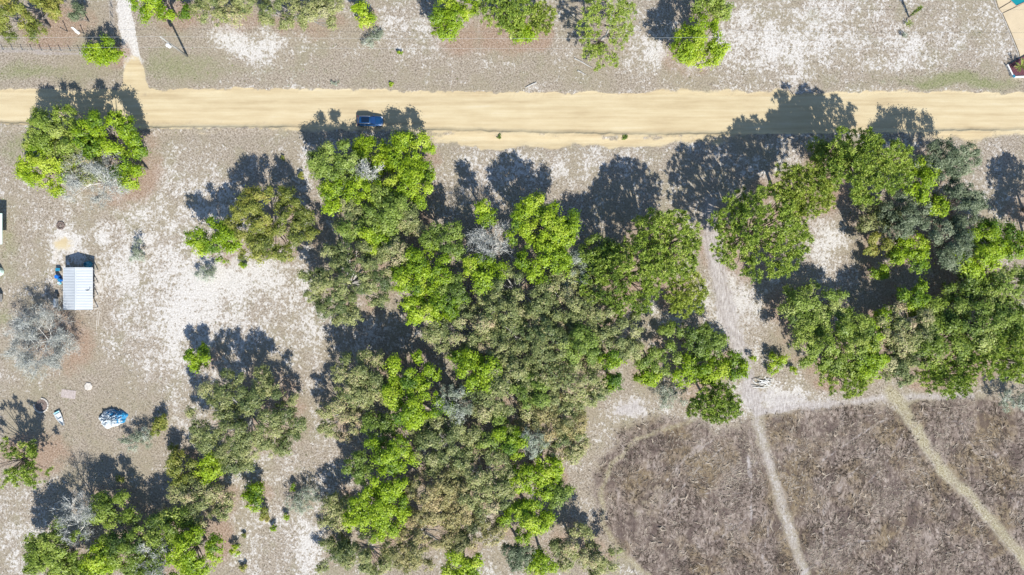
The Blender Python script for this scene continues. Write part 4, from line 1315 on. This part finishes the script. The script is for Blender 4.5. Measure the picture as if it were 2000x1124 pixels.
# ------------------------------------------------------------------ parked car
def make_car():
    root = empty("parked_car", gp(724.5, 238.5), math.radians(-1.0))
    tag(root, "dark blue estate car with dark glass roof parked on the sandy road", "car")
    L2, W2 = 2.33, 0.93

    def section(x, zs, ws):
        """ring of points around the body at x: list of (half width, z) from sill up over the top."""
        pts = [(x, -w, z) for w, z in zip(ws, zs)] + [(x, w, z) for w, z in zip(ws[::-1], zs[::-1])]
        return pts
    secs = []
    for x, wf, zt, zb in ((-2.33, 0.78, 0.80, 0.42), (-2.26, 0.90, 0.92, 0.30), (-2.0, 0.965, 0.98, 0.26), (-1.2, 1.0, 0.98, 0.24), (0.0, 1.0, 0.97, 0.24), (0.75, 1.0, 0.97, 0.24),
                          (1.3, 0.985, 0.93, 0.24), (1.8, 0.95, 0.86, 0.25), (2.12, 0.87, 0.78, 0.28), (2.28, 0.70, 0.70, 0.34), (2.33, 0.52, 0.60, 0.42)):
        w = W2 * wf
        secs.append(section(x, (zb, zb + 0.1, zb + 0.33, zt - 0.1, zt, zt + 0.015), (w * 0.9, w * 0.985, w, w * 0.965, w * 0.86, w * 0.45)))
    body = MB().ring(secs).build("body", M["carpaint"], root, smooth=True)
    # glasshouse
    gh = []
    for x, w, z in ((-2.12, 0.78, 0.94), (-1.86, 0.70, 1.36), (-1.7, 0.68, 1.44), (-0.9, 0.69, 1.49), (0.05, 0.68, 1.47), (0.35, 0.67, 1.42), (1.02, 0.74, 0.97)):
        z0 = 0.92
        gh.append([(x, -w - 0.10 * (1 if z > 1 else 0.3), z0), (x, -w, (z0 + z) / 2 + 0.02), (x, -w * 0.93, z - 0.03), (x, -w * 0.8, z), (x, w * 0.8, z), (x, w * 0.93, z - 0.03), (x, w, (z0 + z) / 2 + 0.02), (x, w + 0.10 * (1 if z > 1 else 0.3), z0)])
    MB().ring(gh).build("side_windows", M["carglass"], root, smooth=True)
    roof = []
    for x, w, z in ((-1.92, 0.64, 1.37), (-1.7, 0.645, 1.465), (-0.9, 0.655, 1.515), (0.02, 0.645, 1.495), (0.26, 0.63, 1.455)):
        roof.append([(x, -w, z - 0.05), (x, -w * 0.9, z - 0.005), (x, 0, z + 0.008), (x, w * 0.9, z - 0.005), (x, w, z - 0.05), (x, 0, z - 0.06)])
    rf = MB().ring(roof).build("roof", M["carpaint"], root, smooth=True)
    sr = MB().ring([[(x, -0.46, z), (x, 0.46, z), (x, 0.46, z - 0.03), (x, -0.46, z - 0.03)] for x, z in ((-1.42, 1.500), (-0.85, 1.532), (-0.15, 1.515), (-0.02, 1.508))])
    sr.build("glass_roof", M["carglass"], root)
    ws = MB().ring([[(x, -w, z), (x, w, z), (x, w, z - 0.02), (x, -w, z - 0.02)] for x, w, z in ((0.29, 0.57, 1.47), (0.62, 0.63, 1.275), (1.0, 0.70, 1.01))])
    ws.build("windscreen", M["carshield"], root)
    rw = MB().ring([[(x, -w, z), (x, w, z), (x, w, z - 0.02), (x, -w, z - 0.02)] for x, w, z in ((-2.14, 0.66, 1.0), (-1.94, 0.58, 1.34))])
    rw.build("rear_window", M["carshield"], root)
    for s in (-1, 1):
        MB().tube([(-1.75, s * 0.66, 1.47), (-1.6, s * 0.66, 1.53), (-0.8, s * 0.67, 1.56), (0.0, s * 0.66, 1.53), (0.18, s * 0.65, 1.47)], 0.03, 6).build("roof_rail", M["chrome"], root, smooth=True)
        MB().box((0.72, s * 1.02, 1.0), (0.16, 0.2, 0.13)).build("door_mirror", M["carpaint"], root, bevel=0.03)
        MB().box((2.03, s * 0.66, 0.74), (0.36, 0.26, 0.10), s * -0.35).build("headlight", M["lamp_clear"], root, bevel=0.02)
        MB().box((-2.24, s * 0.72, 0.84), (0.12, 0.26, 0.16)).build("tail_light", M["lamp_red"], root, bevel=0.02)
        for xa in (-1.42, 1.42):
            tyre = MB().tube([(xa, s * 0.70, 0.34), (xa, s * 0.76, 0.34), (xa, s * 0.90, 0.34), (xa, s * 0.935, 0.34)], [0.30, 0.34, 0.34, 0.30], 18).build("wheel", M["black"], root, smooth=False)
            MB().tube([(xa, s * 0.925, 0.34), (xa, s * 0.945, 0.34)], [0.21, 0.18], 12).build("rim", M["chrome"], tyre)
        MB().tube([(0.95, s * 0.55, 0.985), (1.5, s * 0.5, 0.925), (2.0, s * 0.42, 0.83)], 0.018, 4).build("bonnet_crease", M["carpaint"], root)
    MB().box((2.30, 0, 0.56), (0.08, 0.7, 0.18)).build("grille", M["dark"], root, bevel=0.02)
    MB().box((-1.0, 0, 0.96), (0.02, 1.7, 0.04)).build("door_seam", M["dark"], root)


make_car()


# ------------------------------------------------------------------ power line
def utility_pole(px, py, h, label, hardware):
    g = gp(px, py)
    root = empty("utility_pole", g)
    tag(root, label, "utility pole", "utility poles along the road")
    MB().tube([(0, 0, -0.1), (0, 0, h * 0.5), (0, 0, h)], [0.20, 0.175, 0.14], 10).build("post", M["pole"], root, smooth=True)
    MB().tube([(0, 0, h), (0, 0, h + 0.28)], [0.06, 0.04], 8).build("insulator", M["white"], root)
    br = MB().box((0, -0.16, 5.4), (0.10, 0.22, 0.10))
    br.build("neutral_bracket", M["steel"], root)
    if hardware == "transformer":
        tr = MB().tube([(-0.05, -0.48, 6.2), (-0.05, -0.48, 6.25), (-0.05, -0.48, 7.05), (-0.05, -0.48, 7.15)], [0.26, 0.32, 0.32, 0.2], 14).build("transformer", M["white"], root, smooth=False)
        for sx in (-0.12, 0.12):
            MB().tube([(-0.05 + sx, -0.48, 7.12), (-0.05 + sx, -0.5, 7.42)], [0.05, 0.03], 6).build("bushing", M["steel"], tr)
        MB().tube([(0, 0, h - 0.1), (-0.2, -0.3, 8.2), (-0.17, -0.5, 7.42)], 0.015, 5).build("jumper_wire", M["wire"], root)
    else:
        MB().box((0, 0, h - 0.35), (0.12, 1.7, 0.12)).build("cross_arm", M["weathered"], root)
        for sy in (-0.75, 0.75):
            MB().tube([(0, sy, h - 0.29), (0, sy, h - 0.05)], [0.06, 0.04], 6).build("insulator", M["white"], root)
    return g


POLE_H = 9.3
g1 = utility_pole(366, 110, POLE_H, "grey utility pole with a white transformer, casting a long thin shadow", "transformer")
g2 = utility_pole(1374, 111, POLE_H, "utility pole with cross arm standing inside the fresh green oak", "arm")
g0 = gp(366 - 1008, 109)
g3 = gp(1374 + 1008, 112)
for nm, zt, dy, lab in (("power_line", POLE_H + 0.27, 0.0, "upper pale wire strung between the two utility poles"), ("power_line", 5.4, -0.28, "lower pale wire strung between the two utility poles")):
    root = empty(nm, (g1.x, g1.y, 0))
    tag(root, lab, "power line", "power line wires")
    for a, b in ((g0, g1), (g1, g2), (g2, g3)):
        w = MB()
        pts = []
        for k in range(25):
            u = k / 24
            p = a.lerp(b, u)
            pts.append((p.x - g1.x, p.y + dy - g1.y, zt - 0.8 * 4 * u * (1 - u) * (1 if zt > 6 else 0.7)))
        w.tube(pts, 0.011, 5, cap=False).build("wire", M["wire"], root)


# ------------------------------------------------------------------ fences
def wire_fence(a, b, n, label):
    pa, pb = gp(*a), gp(*b)
    root = empty("wire_fence", pa)
    tag(root, label, "fence", "wire fences")
    d = pb - pa
    for k in range(n):
        p = d * (k / (n - 1))
        MB().tube([(p.x, p.y, -0.05), (p.x + random.gauss(0, .03), p.y + random.gauss(0, .03), 1.25)], [0.07, 0.06], 7).build("post", M["weathered"], root)
    for z in (0.3, 0.75, 1.18):
        pts = [tuple(d * (k / 40) + Vector((0, 0, z - 0.03 * abs(math.sin(k / 40 * math.pi * (n - 1)))))) for k in range(41)]
        MB().tube(pts, 0.014, 4, cap=False).build("wire", M["steel"], root)
    return root


wire_fence((-30, 98), (176, 102), 12, "wire fence running along the corner yard towards the round lime bush tree")
wire_fence((218, -40), (223, 74), 7, "wire fence along the west side of the white driveway")


# ------------------------------------------------------------------ corner yard bits
def sheet_scrap():
    g = gp(149, 62)
    root = empty("plywood_scrap", g)
    m = MB()
    pts = [(-0.95, 0.75), (-0.55, 0.8), (0.75, -0.3), (0.45, -0.6), (-0.1, -0.2)]
    m.ring([[(x, y, 0.05) for x, y in pts], [(x, y, 0.10) for x, y in pts]])
    m.build("sheet", M["white"], root)
    MB().box((0, 0.05, 0.03), (0.5, 0.3, 0.05), 0.6).build("batten", M["weathered"], root)
    tag(root, "white scrap panel lying in the corner yard behind the fence", "panel")


sheet_scrap()
for (px, py, hh, lab) in ((132, 62, 2.0, "dark leaning post in the corner yard beside the white scrap panel"), (164, 66, 1.6, "dark thin post in the corner yard nearest to the round lime bush tree")):
    g = gp(px, py)
    root = empty("yard_post", g)
    MB().tube([(0, 0, -0.05), (0.1, -0.05, hh)], [0.08, 0.06], 7).build("post", M["dark"], root)
    MB().box((0.1, -0.05, hh + 0.02), (0.2, 0.2, 0.05)).build("cap", M["dark"], root)
    tag(root, lab, "post")
pipe = MB().tube([(gp(162, 108) + Vector((0, 0, 0.06))), (gp(175, 108.5) + Vector((0, 0, 0.06))), (gp(188, 109) + Vector((0, 0, 0.06)))], 0.055, 8).build("white_pipe", M["white"])
tag(pipe, "white pipe lying on the ground beside the corner fence", "pipe")


# ------------------------------------------------------------------ shelter with a white metal roof
def shelter():
    ze, zr = 2.25, 2.95
    a = gp(123.5, 523, ze)      # north-west eave corner
    b = gp(180.5, 605.5, ze)
    x0, x1, y1, y0 = a.x, b.x, a.y, b.y
    xc, yc = (x0 + x1) / 2, (y0 + y1) / 2
    W, Ln = x1 - x0, y1 - y0
    root = empty("open_shelter", (xc, yc, 0))
    tag(root, "open-sided shelter with a white corrugated gable roof in the western yard", "shelter")
    n = 9
    sw = Ln / n
    for side in (-1, 1):
        for k in range(n):
            ya = -Ln / 2 + k * sw
            m = MB()
            cols = 13
            top, bot = [], []
            for j in range(cols):
                y = ya + sw * j / (cols - 1) * 0.985
                dz = 0.022 * math.cos(j * math.pi / 2) + (0.006 if k % 2 else 0.0)
                top.append(((0.0, y, zr + dz), (side * W / 2, y, ze + dz)))
            b0 = len(m.v)
            for p, q in top:
                m.v.extend([p, q])
            for j in range(cols - 1):
                m.f.append((b0 + 2 * j, b0 + 2 * j + 1, b0 + 2 * j + 3, b0 + 2 * j + 2))
            for p, q in top:
                m.v.extend([(p[0], p[1], p[2] - 0.012), (q[0], q[1], q[2] - 0.012)])
            b1 = b0 + 2 * cols
            for j in range(cols - 1):
                m.f.append((b1 + 2 * j, b1 + 2 * j + 2, b1 + 2 * j + 3, b1 + 2 * j + 1))
            m.build("roof_sheet", M["white_metal"], root)
    MB().ring([[(-0.16, y, zr - 0.01), (0, y, zr + 0.06), (0.16, y, zr - 0.01), (0, y, zr + 0.03)] for y in (-Ln / 2 - 0.02, 0, Ln / 2 + 0.02)]).build("ridge_cap", M["white_metal"], root)
    for sx in (-1, 1):
        for k in range(4):
            y = -Ln / 2 + 0.35 + k * (Ln - 0.7) / 3
            MB().box((sx * (W / 2 - 0.35), y, 1.09), (0.12, 0.12, 2.18)).build("post", M["weathered"], root)
        MB().box((sx * (W / 2 - 0.35), 0, 2.2), (0.1, Ln - 0.3, 0.14)).build("eave_beam", M["weathered"], root)
        MB().box((sx * (W / 2 + 0.012), 0, ze - 0.03), (0.02, Ln, 0.10)).build("fascia", M["white"], root)
    for k in range(5):
        y = -Ln / 2 + 0.15 + k * (Ln - 0.3) / 4
        m = MB()
        m.tube([(-W / 2 + 0.15, y, ze - 0.02), (0, y, zr - 0.12), (W / 2 - 0.15, y, ze - 0.02)], 0.05, 4)
        m.build("rafter", M["weathered"], root)
    MB().box((-W / 2 + 0.42, -0.6, 1.0), (0.04, Ln * 0.6, 1.9)).build("side_wall", M["weathered"], root)
    return root, xc, yc, W, Ln


sh, sxc, syc, sW, sL = shelter()


def barrel(px, py, rad, h, mat, lid, label, name="barrel", cat="barrel"):
    root = empty(name, gp(px, py))
    tag(root, label, cat)
    MB().tube([(0, 0, 0), (0, 0, h * 0.3), (0, 0, h * 0.34), (0, 0, h * 0.66), (0, 0, h * 0.7), (0, 0, h)], [rad * 0.92, rad, rad * 1.05, rad * 1.05, rad, rad * 0.93], 16).build("drum", mat, root)
    MB().tube([(0, 0, h + 0.002), (0, 0, h + 0.03)], [rad * 0.8, rad * 0.78], 16).build("lid", lid, root)
    return root


barrel(116, 541, 0.36, 0.9, M["blue"], M["blue"], "blue drum beside the shelter's west wall, the northern one")
barrel(121, 547, 0.30, 0.85, M["blue"], M["tarpblue"], "smaller blue drum beside the shelter's west wall, the southern one")
barrel(118, 553, 0.28, 0.5, M["cyan"], M["offwhite"], "pale cyan tub below the blue drums by the shelter", "plastic_tub", "tub")
root = empty("storage_box", gp(117, 527))
tag(root, "dark green storage box at the shelter's north-west corner", "box")
MB().box((0, 0, 0.3), (0.75, 0.5, 0.6)).build("box", M["dark"], root, bevel=0.03)
MB().box((0, 0, 0.63), (0.8, 0.55, 0.06)).build("lid", M["tarpblue"], root, bevel=0.02)
root = empty("white_freezer", gp(112.5, 592))
tag(root, "long narrow white chest standing west of the shelter under the bare tree", "chest")
MB().box((0, 0, 0.4), (0.35, 1.5, 0.8)).build("body", M["offwhite"], root, bevel=0.03)
MB().box((0, 0, 0.83), (0.38, 1.54, 0.06)).build("lid", M["white"], root, bevel=0.02)
root = empty("rubbish_bin", gp(114, 577))
tag(root, "black bin north of the long white chest by the shelter", "bin")
MB().ring([[(x * s, y * s, z) for x, y in ((-.25, -.25), (.25, -.25), (.25, .25), (-.25, .25))] for s, z in ((0.8, 0), (1, 0.75))]).build("body", M["black"], root)
MB().box((0, 0, 0.78), (0.56, 0.56, 0.05)).build("lid", M["dark"], root)


def crumpled(name, rx_, ry_, rz_, seed, amp=0.25, nu=40, nv=14, sharp=1.0):
    """Sheet draped over a heap: a dome with creases and a ragged hem."""
    r = np.random.default_rng(seed)
    m = MB()
    rings = []
    ph = r.uniform(0, 6.28, 8)
    for j in range(nv):
        u = j / (nv - 1)
        ring = []
        for i in range(nu):
            a = 2 * math.pi * i / nu
            out = 1 + amp * (0.5 * math.sin(3 * a + ph[0]) + 0.35 * math.sin(5 * a + ph[1]) + 0.3 * math.sin(9 * a + ph[2]))* u
            prof = (1 - u ** 2.6) ** 0.8
            cre = 0.10 * math.sin(7 * a + 5 * u + ph[3]) + 0.08 * math.sin(13 * a - 7 * u + ph[4]) + 0.06 * r.normal()
            rad = u ** 0.85
            ring.append((math.cos(a) * rad * rx_ * out, math.sin(a) * rad * ry_ * out, max(0.02, rz_ * (prof + cre * sharp * min(1, 3 * (1 - u) + 0.1)))))
        rings.append(ring)
    m.ring(rings, cap=False)
    return m


root = empty("blue_tarp", gp(174, 517))
tag(root, "blue tarp over a heap at the shelter's north-east corner", "tarp")
crumpled("t", 0.62, 0.62, 1.2, 3, 0.15, 24, 9).build("sheet", M["tarpblue"], root)
root = empty("folded_chair", gp(136, 515))
tag(root, "pale plastic chair at the shelter's north end", "chair")
MB().box((0, 0, 0.42), (0.5, 0.48, 0.05)).build("seat", M["offwhite"], root, bevel=0.015)
MB().box((0, 0.24, 0.72), (0.48, 0.05, 0.6)).build("backrest", M["offwhite"], root, bevel=0.015)
for sx in (-0.2, 0.2):
    for sy in (-0.2, 0.2):
        MB().tube([(sx, sy, 0.42), (sx * 1.15, sy * 1.15, 0)], [0.025, 0.022], 5).build("leg", M["offwhite"], root)
root = empty("antenna_mast", gp(188, 563))
tag(root, "grey satellite dish on a mast at the shelter's east eave", "dish")
MB().tube([(0, 0, -0.05), (0, 0, 2.3)], 0.04, 7).build("mast", M["steel"], root)
dish = []
for j in range(4):
    u = j / 3
    dish.append([(math.cos(a) * 0.42 * u + 0.02, math.sin(a) * 0.42 * u * 0.9 - 0.1 - 0.12 * u * u * 0 + 0.0, 2.35 + 0.16 * u * u - 0.30 * math.sin(a) * u * 0.5) for a in [2 * math.pi * k / 18 for k in range(18)]])
MB().ring(dish, cap=False).build("reflector", M["steel"], root, smooth=True)
MB().tube([(0.02, -0.5, 2.45), (0.02, -0.3, 2.75)], 0.02, 5).build("feed_arm", M["dark"], root)
for k, (p, q, lab) in enumerate((((190.5, 607), (188.5, 645), "pale pole on the ground south-east of the shelter, the outer one"), ((194.5, 608), (192.5, 634), "shorter pale pole on the ground south-east of the shelter"))):
    o = MB().tube([gp(*p) + Vector((0, 0, 0.05)), (gp(*p) + gp(*q)) / 2 + Vector((0.03, 0, 0.06)), gp(*q) + Vector((0, 0, 0.05))], [0.05, 0.055, 0.045], 8).build("ground_pole", M["stone"])
    tag(o, lab, "pole", "poles by the shelter")

# buildings and yard things cut by the western edge
root = empty("mobile_home", gp(-40, 450))
tag(root, "pale green-white mobile home roof showing as a sliver at the western edge", "building")
MB().box((0, 0, 1.45), (7.0, 5.2, 2.6)).build("wall", M["white"], root)
e = gp(3.5, 450, 2.9).x - root.location.x
MB().ring([[(-3.7, y, 2.8), (-0.2, y, 3.25), (e, y, 2.85), (e, y, 2.77), (-3.7, y, 2.72)] for y in (-2.7, 2.7)]).build("roof", M["oldroof"], root)
MB().box((3.51, 0.5, 1.5), (0.05, 1.2, 1.0)).build("window", M["carglass"], root)
root = empty("water_tank", gp(6, 530))
tag(root, "pale green water tank with a dark hatch at the western edge", "tank")
MB().tube([(-0.5, -0.1, 0), (-0.5, -0.1, 0.1), (-0.5, -0.1, 1.0), (-0.5, -0.1, 1.15)], [0.7, 0.75, 0.75, 0.55], 20).build("drum", M["oldroof"], root)
MB().tube([(-0.5, -0.1, 1.15), (-0.5, -0.1, 1.24)], 0.25, 12).build("hatch", M["dark"], root)
root = empty("utility_trailer", gp(2, 582))
tag(root, "small pale box trailer at the western edge below the water tank", "trailer")
MB().box((-0.5, 0, 0.75), (2.1, 1.4, 0.7)).build("bed", M["steel"], root, bevel=0.03)
MB().box((-0.5, 0, 1.13), (2.16, 1.46, 0.06)).build("lid", M["offwhite"], root)
for sy in (-0.75, 0.75):
    MB().tube([(-0.5, sy - 0.08, 0.3), (-0.5, sy + 0.08, 0.3)], 0.3, 14).build("wheel", M["black"], root)


# ------------------------------------------------------------------ yard: fire rings, boat, tarp heap, stone
def fire_ring(px, py, rad, nst, label, mat, gap=()):
    root = empty("fire_ring", gp(px, py))
    tag(root, label, "fire ring")
    rr = random.Random(int(px))
    for k in range(nst):
        if k in gap:
            continue
        a = 2 * math.pi * k / nst
        s = rad * 2 * math.pi / nst * 0.92
        p = (math.cos(a) * rad, math.sin(a) * rad, 0.09)
        MB().box(p, (0.22 + rr.random() * 0.06, s, 0.2 + rr.random() * 0.06), a).build("stone", mat, root, bevel=0.035)
    pts = [(math.cos(2 * math.pi * k / 20) * rad * 0.85, math.sin(2 * math.pi * k / 20) * rad * 0.85) for k in range(20)]
    MB().ring([[(x, y, 0.012) for x, y in pts], [(x * 0.5, y * 0.5, 0.06) for x, y in pts]]).build("ash_bed", M["ash"], root)
    rr2 = random.Random(4)
    for k in range(4):
        a = rr2.uniform(0, 3.14)
        MB().tube([(-0.4 * rad * math.cos(a), -0.4 * rad * math.sin(a), 0.1), (0.4 * rad * math.cos(a), 0.4 * rad * math.sin(a), 0.16)], 0.05, 6).build("log", M["bark"], root)


fire_ring(81, 792, 1.25, 18, "large ring of pale stones with ash near the young pine's shadow", M["stone"], (5, 6, 7, 8))
fire_ring(119, 441, 0.62, 11, "small dark fire ring on the sand north of the shelter", M["ash"])


def dinghy():
    root = empty("small_dinghy", gp(119.5, 817.5), math.radians(-62))
    tag(root, "small white dinghy lying on the grass near the fire ring", "boat")
    m = MB()
    rings = []
    inner = []
    for x, w, zt in ((-1.35, 0.58, 0.42), (-0.8, 0.60, 0.42), (0.0, 0.52, 0.43), (0.7, 0.33, 0.46), (1.15, 0.15, 0.5), (1.38, 0.02, 0.54)):
        rings.append([(x, -w, zt), (x, -w * 0.8, 0.08), (x, 0, 0.02), (x, w * 0.8, 0.08), (x, w, zt), (x, w * 0.86, zt), (x, w * 0.66, 0.13), (x, 0, 0.08), (x, -w * 0.66, 0.13), (x, -w * 0.86, zt)])
    m.ring(rings).build("hull", M["offwhite"], root)
    MB().box((-1.34, 0, 0.25), (0.06, 1.1, 0.36)).build("transom", M["cyan"], root)
    for x, w in ((-0.85, 0.95), (0.1, 0.8)):
        MB().box((x, 0, 0.33), (0.28, w, 0.04)).build("thwart", M["offwhite"], root)
    return root


dinghy()
root = empty("tarp_heap", gp(221, 817), math.radians(10))
tag(root, "heap covered by a crumpled white and blue tarpaulin in the yard", "tarp heap")
crumpled("x", 2.5, 1.62, 1.15, 12, 0.16, 60, 20, 1.5).build("tarpaulin", M["tarp"], root)
for k in range(7):
    a = k * 0.9
    MB().box((math.cos(a) * 2.35, math.sin(a) * 1.5, 0.1), (0.3, 0.2, 0.2), a).build("weight", M["stone"], root, bevel=0.03)
root = empty("white_slab", gp(173, 755))
tag(root, "rough white slab on the tan soil north of the dinghy and tarp", "slab")
pts = [(-0.62, -0.5), (-0.2, -0.72), (0.55, -0.55), (0.7, 0.1), (0.4, 0.62), (-0.3, 0.7), (-0.68, 0.2)]
MB().ring([[(x, y, 0.0) for x, y in pts], [(x, y, 0.12) for x, y in pts], [(x * 0.9, y * 0.9, 0.16) for x, y in pts]]).build("block", M["stone"], root)
o = MB().box(gp(134, 770, 0) + Vector((0, 0, 0.03)), (2.6, 1.5, 0.03), math.radians(-8)).build("faded_mat", plain("faded_carpet", (0.36, 0.31, 0.29), 0.95, var=0.25), None)
tag(o, "faded brown mat laid flat on the yard beside the white slab", "mat")

# pale fallen logs and the stick pile
for (p, q, lab) in (((1122, 115), (1156, 133), "long pale log on the ground beside the crooked pine"), ((1128, 139), (1144, 147), "short pale log below the long one near the road"), ((1048, 162), (1026, 172), "thin pale log by the road's north verge")):
    a, b = gp(*p), gp(*q)
    o = MB().tube([a + Vector((0, 0, .1)), a.lerp(b, 0.4) + Vector((0.04, 0.05, .11)), a.lerp(b, 0.75) + Vector((-0.03, 0.02, .10)), b + Vector((0, 0, .08))], [0.13, 0.12, 0.10, 0.07], 7).build("fallen_log", M["pale_bark"])
    tag(o, lab, "log", "fallen logs")
root = empty("stick_pile", gp(1488, 748))
tag(root, "pile of pale cut sticks on grey sand beside the track", "stick pile")
rr = random.Random(21)
for k in range(26):
    a = rr.uniform(-0.9, 0.35) if k % 3 else rr.uniform(0, 3.1)
    x, y = rr.gauss(0, 0.75), rr.gauss(0, 0.42)
    l2 = rr.uniform(0.35, 0.95)
    z = 0.05 + rr.random() * 0.22
    MB().tube([(x - math.cos(a) * l2, y - math.sin(a) * l2, z), (x, y, z + 0.03), (x + math.cos(a) * l2, y + math.sin(a) * l2, z + rr.uniform(-0.04, 0.1))], [0.045, 0.05, 0.035], 5).build("stick", M["white"] if k % 3 else M["pale_bark"], root)
root = empty("marker_post", gp(1426, 772))
tag(root, "white post at the small dark pine beside the grey track", "post")
MB().box((0, 0, 0.75), (0.12, 0.12, 1.5)).build("post", M["white"], root)
MB().box((0, 0, 1.52), (0.16, 0.16, 0.05)).build("cap", M["white"], root)


# ------------------------------------------------------------------ patio with pool and planter in the north-east corner
def patio():
    root = empty("patio", gp(1990, 60))
    tag(root, kind='structure')
    g = root.location
    z0, z1 = 0.0, 0.12

    def slab(pts):
        P = [gp(x, y) - g for x, y in pts]
        MB().ring([[(p.x, p.y, z0) for p in P], [(p.x, p.y, z1) for p in P]]).build("slab", M["slab"], root)
    slab([(1936, -30), (1950, 16), (1972.5, 3), (1958, -30)])
    slab([(1950.8, 18.5), (1957, 25), (1983.5, 12.5), (1974, 4.6)])
    slab([(1958, 27), (1966, 45), (1975, 66), (1984, 88), (1990, 103), (1994, 125), (1996, 152), (2090, 152), (2090, -30), (2086, -30), (2004, 5), (1984.5, 14.4)])
    edge = MB()
    pts = [(1932, -30), (1947.5, 18), (1955.5, 27), (1964, 46), (1973, 67), (1982, 89), (1988, 104), (1992, 126), (1993.5, 152)]
    P = [gp(x, y) - g for x, y in pts]
    edge.tube([(p.x, p.y, 0.05) for p in P], 0.09, 4, cap=True)
    edge.build("edging", M["stone"], root)


patio()
g = gp(2000, -15)
root = empty("swimming_pool", g)
tag(root, "turquoise swimming pool corner set in the tan patio", "pool")
pp = [(1984, 12.5), (2003, 4.0), (2060, -22), (2040, -70), (1950, -30), (1973.5, 2.5)]
P = [gp(x, y) - g for x, y in pp]
MB().ring([[(p.x, p.y, 0.0) for p in P], [(p.x, p.y, 0.055) for p in P]]).build("water", M["water"], root)
MB().tube([(P[k].x, P[k].y, 0.09) for k in (4, 5, 0, 1, 2)], 0.10, 4).build("coping", M["coping"], root)


def planter():
    g = gp(1979, 135)
    root = empty("planter_bed", g)
    tag(root, "low white-walled planter with dark red mulch at the patio's corner", "planter")
    out = [(1964, 128), (1976, 152), (2008, 151), (2003, 108)]
    Q = [gp(x, y) - g for x, y in out]
    hw = 0.55

    def wall(a, b, name, t=0.22):
        d = (b - a)
        L = d.length
        c = (a + b) / 2
        return MB().box((c.x, c.y, hw / 2), (L, t, hw), math.atan2(d.y, d.x)).build(name, M["white"], root, bevel=0.02)
    w1 = wall(Q[0], Q[1], "wall")
    wall(Q[1] + Vector((0.12, 0, 0)), Q[2], "wall")
    # weathered strokes of dark lettering on the outer face of the western wall
    d = (Q[1] - Q[0])
    ang = math.atan2(d.y, d.x)
    nrm = Vector((-math.sin(ang), math.cos(ang), 0))
    if nrm.x > 0:
        nrm = -nrm
    for k, (u, zc, ln) in enumerate(((0.22, 0.33, 0.16), (0.33, 0.27, 0.12), (0.44, 0.32, 0.2), (0.56, 0.26, 0.14), (0.67, 0.31, 0.18), (0.78, 0.27, 0.12))):
        p = Q[0].lerp(Q[1], u) + nrm * 0.113
        MB().box((p.x, p.y, zc), (ln, 0.012, 0.10 if k % 2 else 0.2), ang).build("painted_stroke", M["dark"], w1)
    P4 = [Vector((q.x, q.y, 0)) for q in Q]
    inset = [P4[0].lerp(P4[2], 0.06), P4[1].lerp(P4[3], 0.06), P4[2], P4[3]]
    MB().ring([[(p.x, p.y, 0.0) for p in inset], [(p.x, p.y, 0.38) for p in inset]]).build("mulch", M["brick"], root)
    MB().box((Q[1].x - 0.02, Q[1].y + 0.05, hw + 0.04), (0.5, 0.4, 0.08), ang).build("corner_cap", M["tarpblue"], root)


planter()
pr = np.random.default_rng(31)
pg = gp(1985, 134)
root = empty("planter_palm", (pg.x, pg.y, 0.36))
tag(root, "yellow-green palm growing in the white-walled planter", "palm", "small palms")
MB().tube([(0, 0, 0), (0.02, 0, 0.4), (0, 0.03, 0.75)], [0.13, 0.11, 0.08], 7).build("trunk", M["bark"], root, smooth=True)
frond_set(root, (0, 0, 0.75), 15, 1.35, pr)
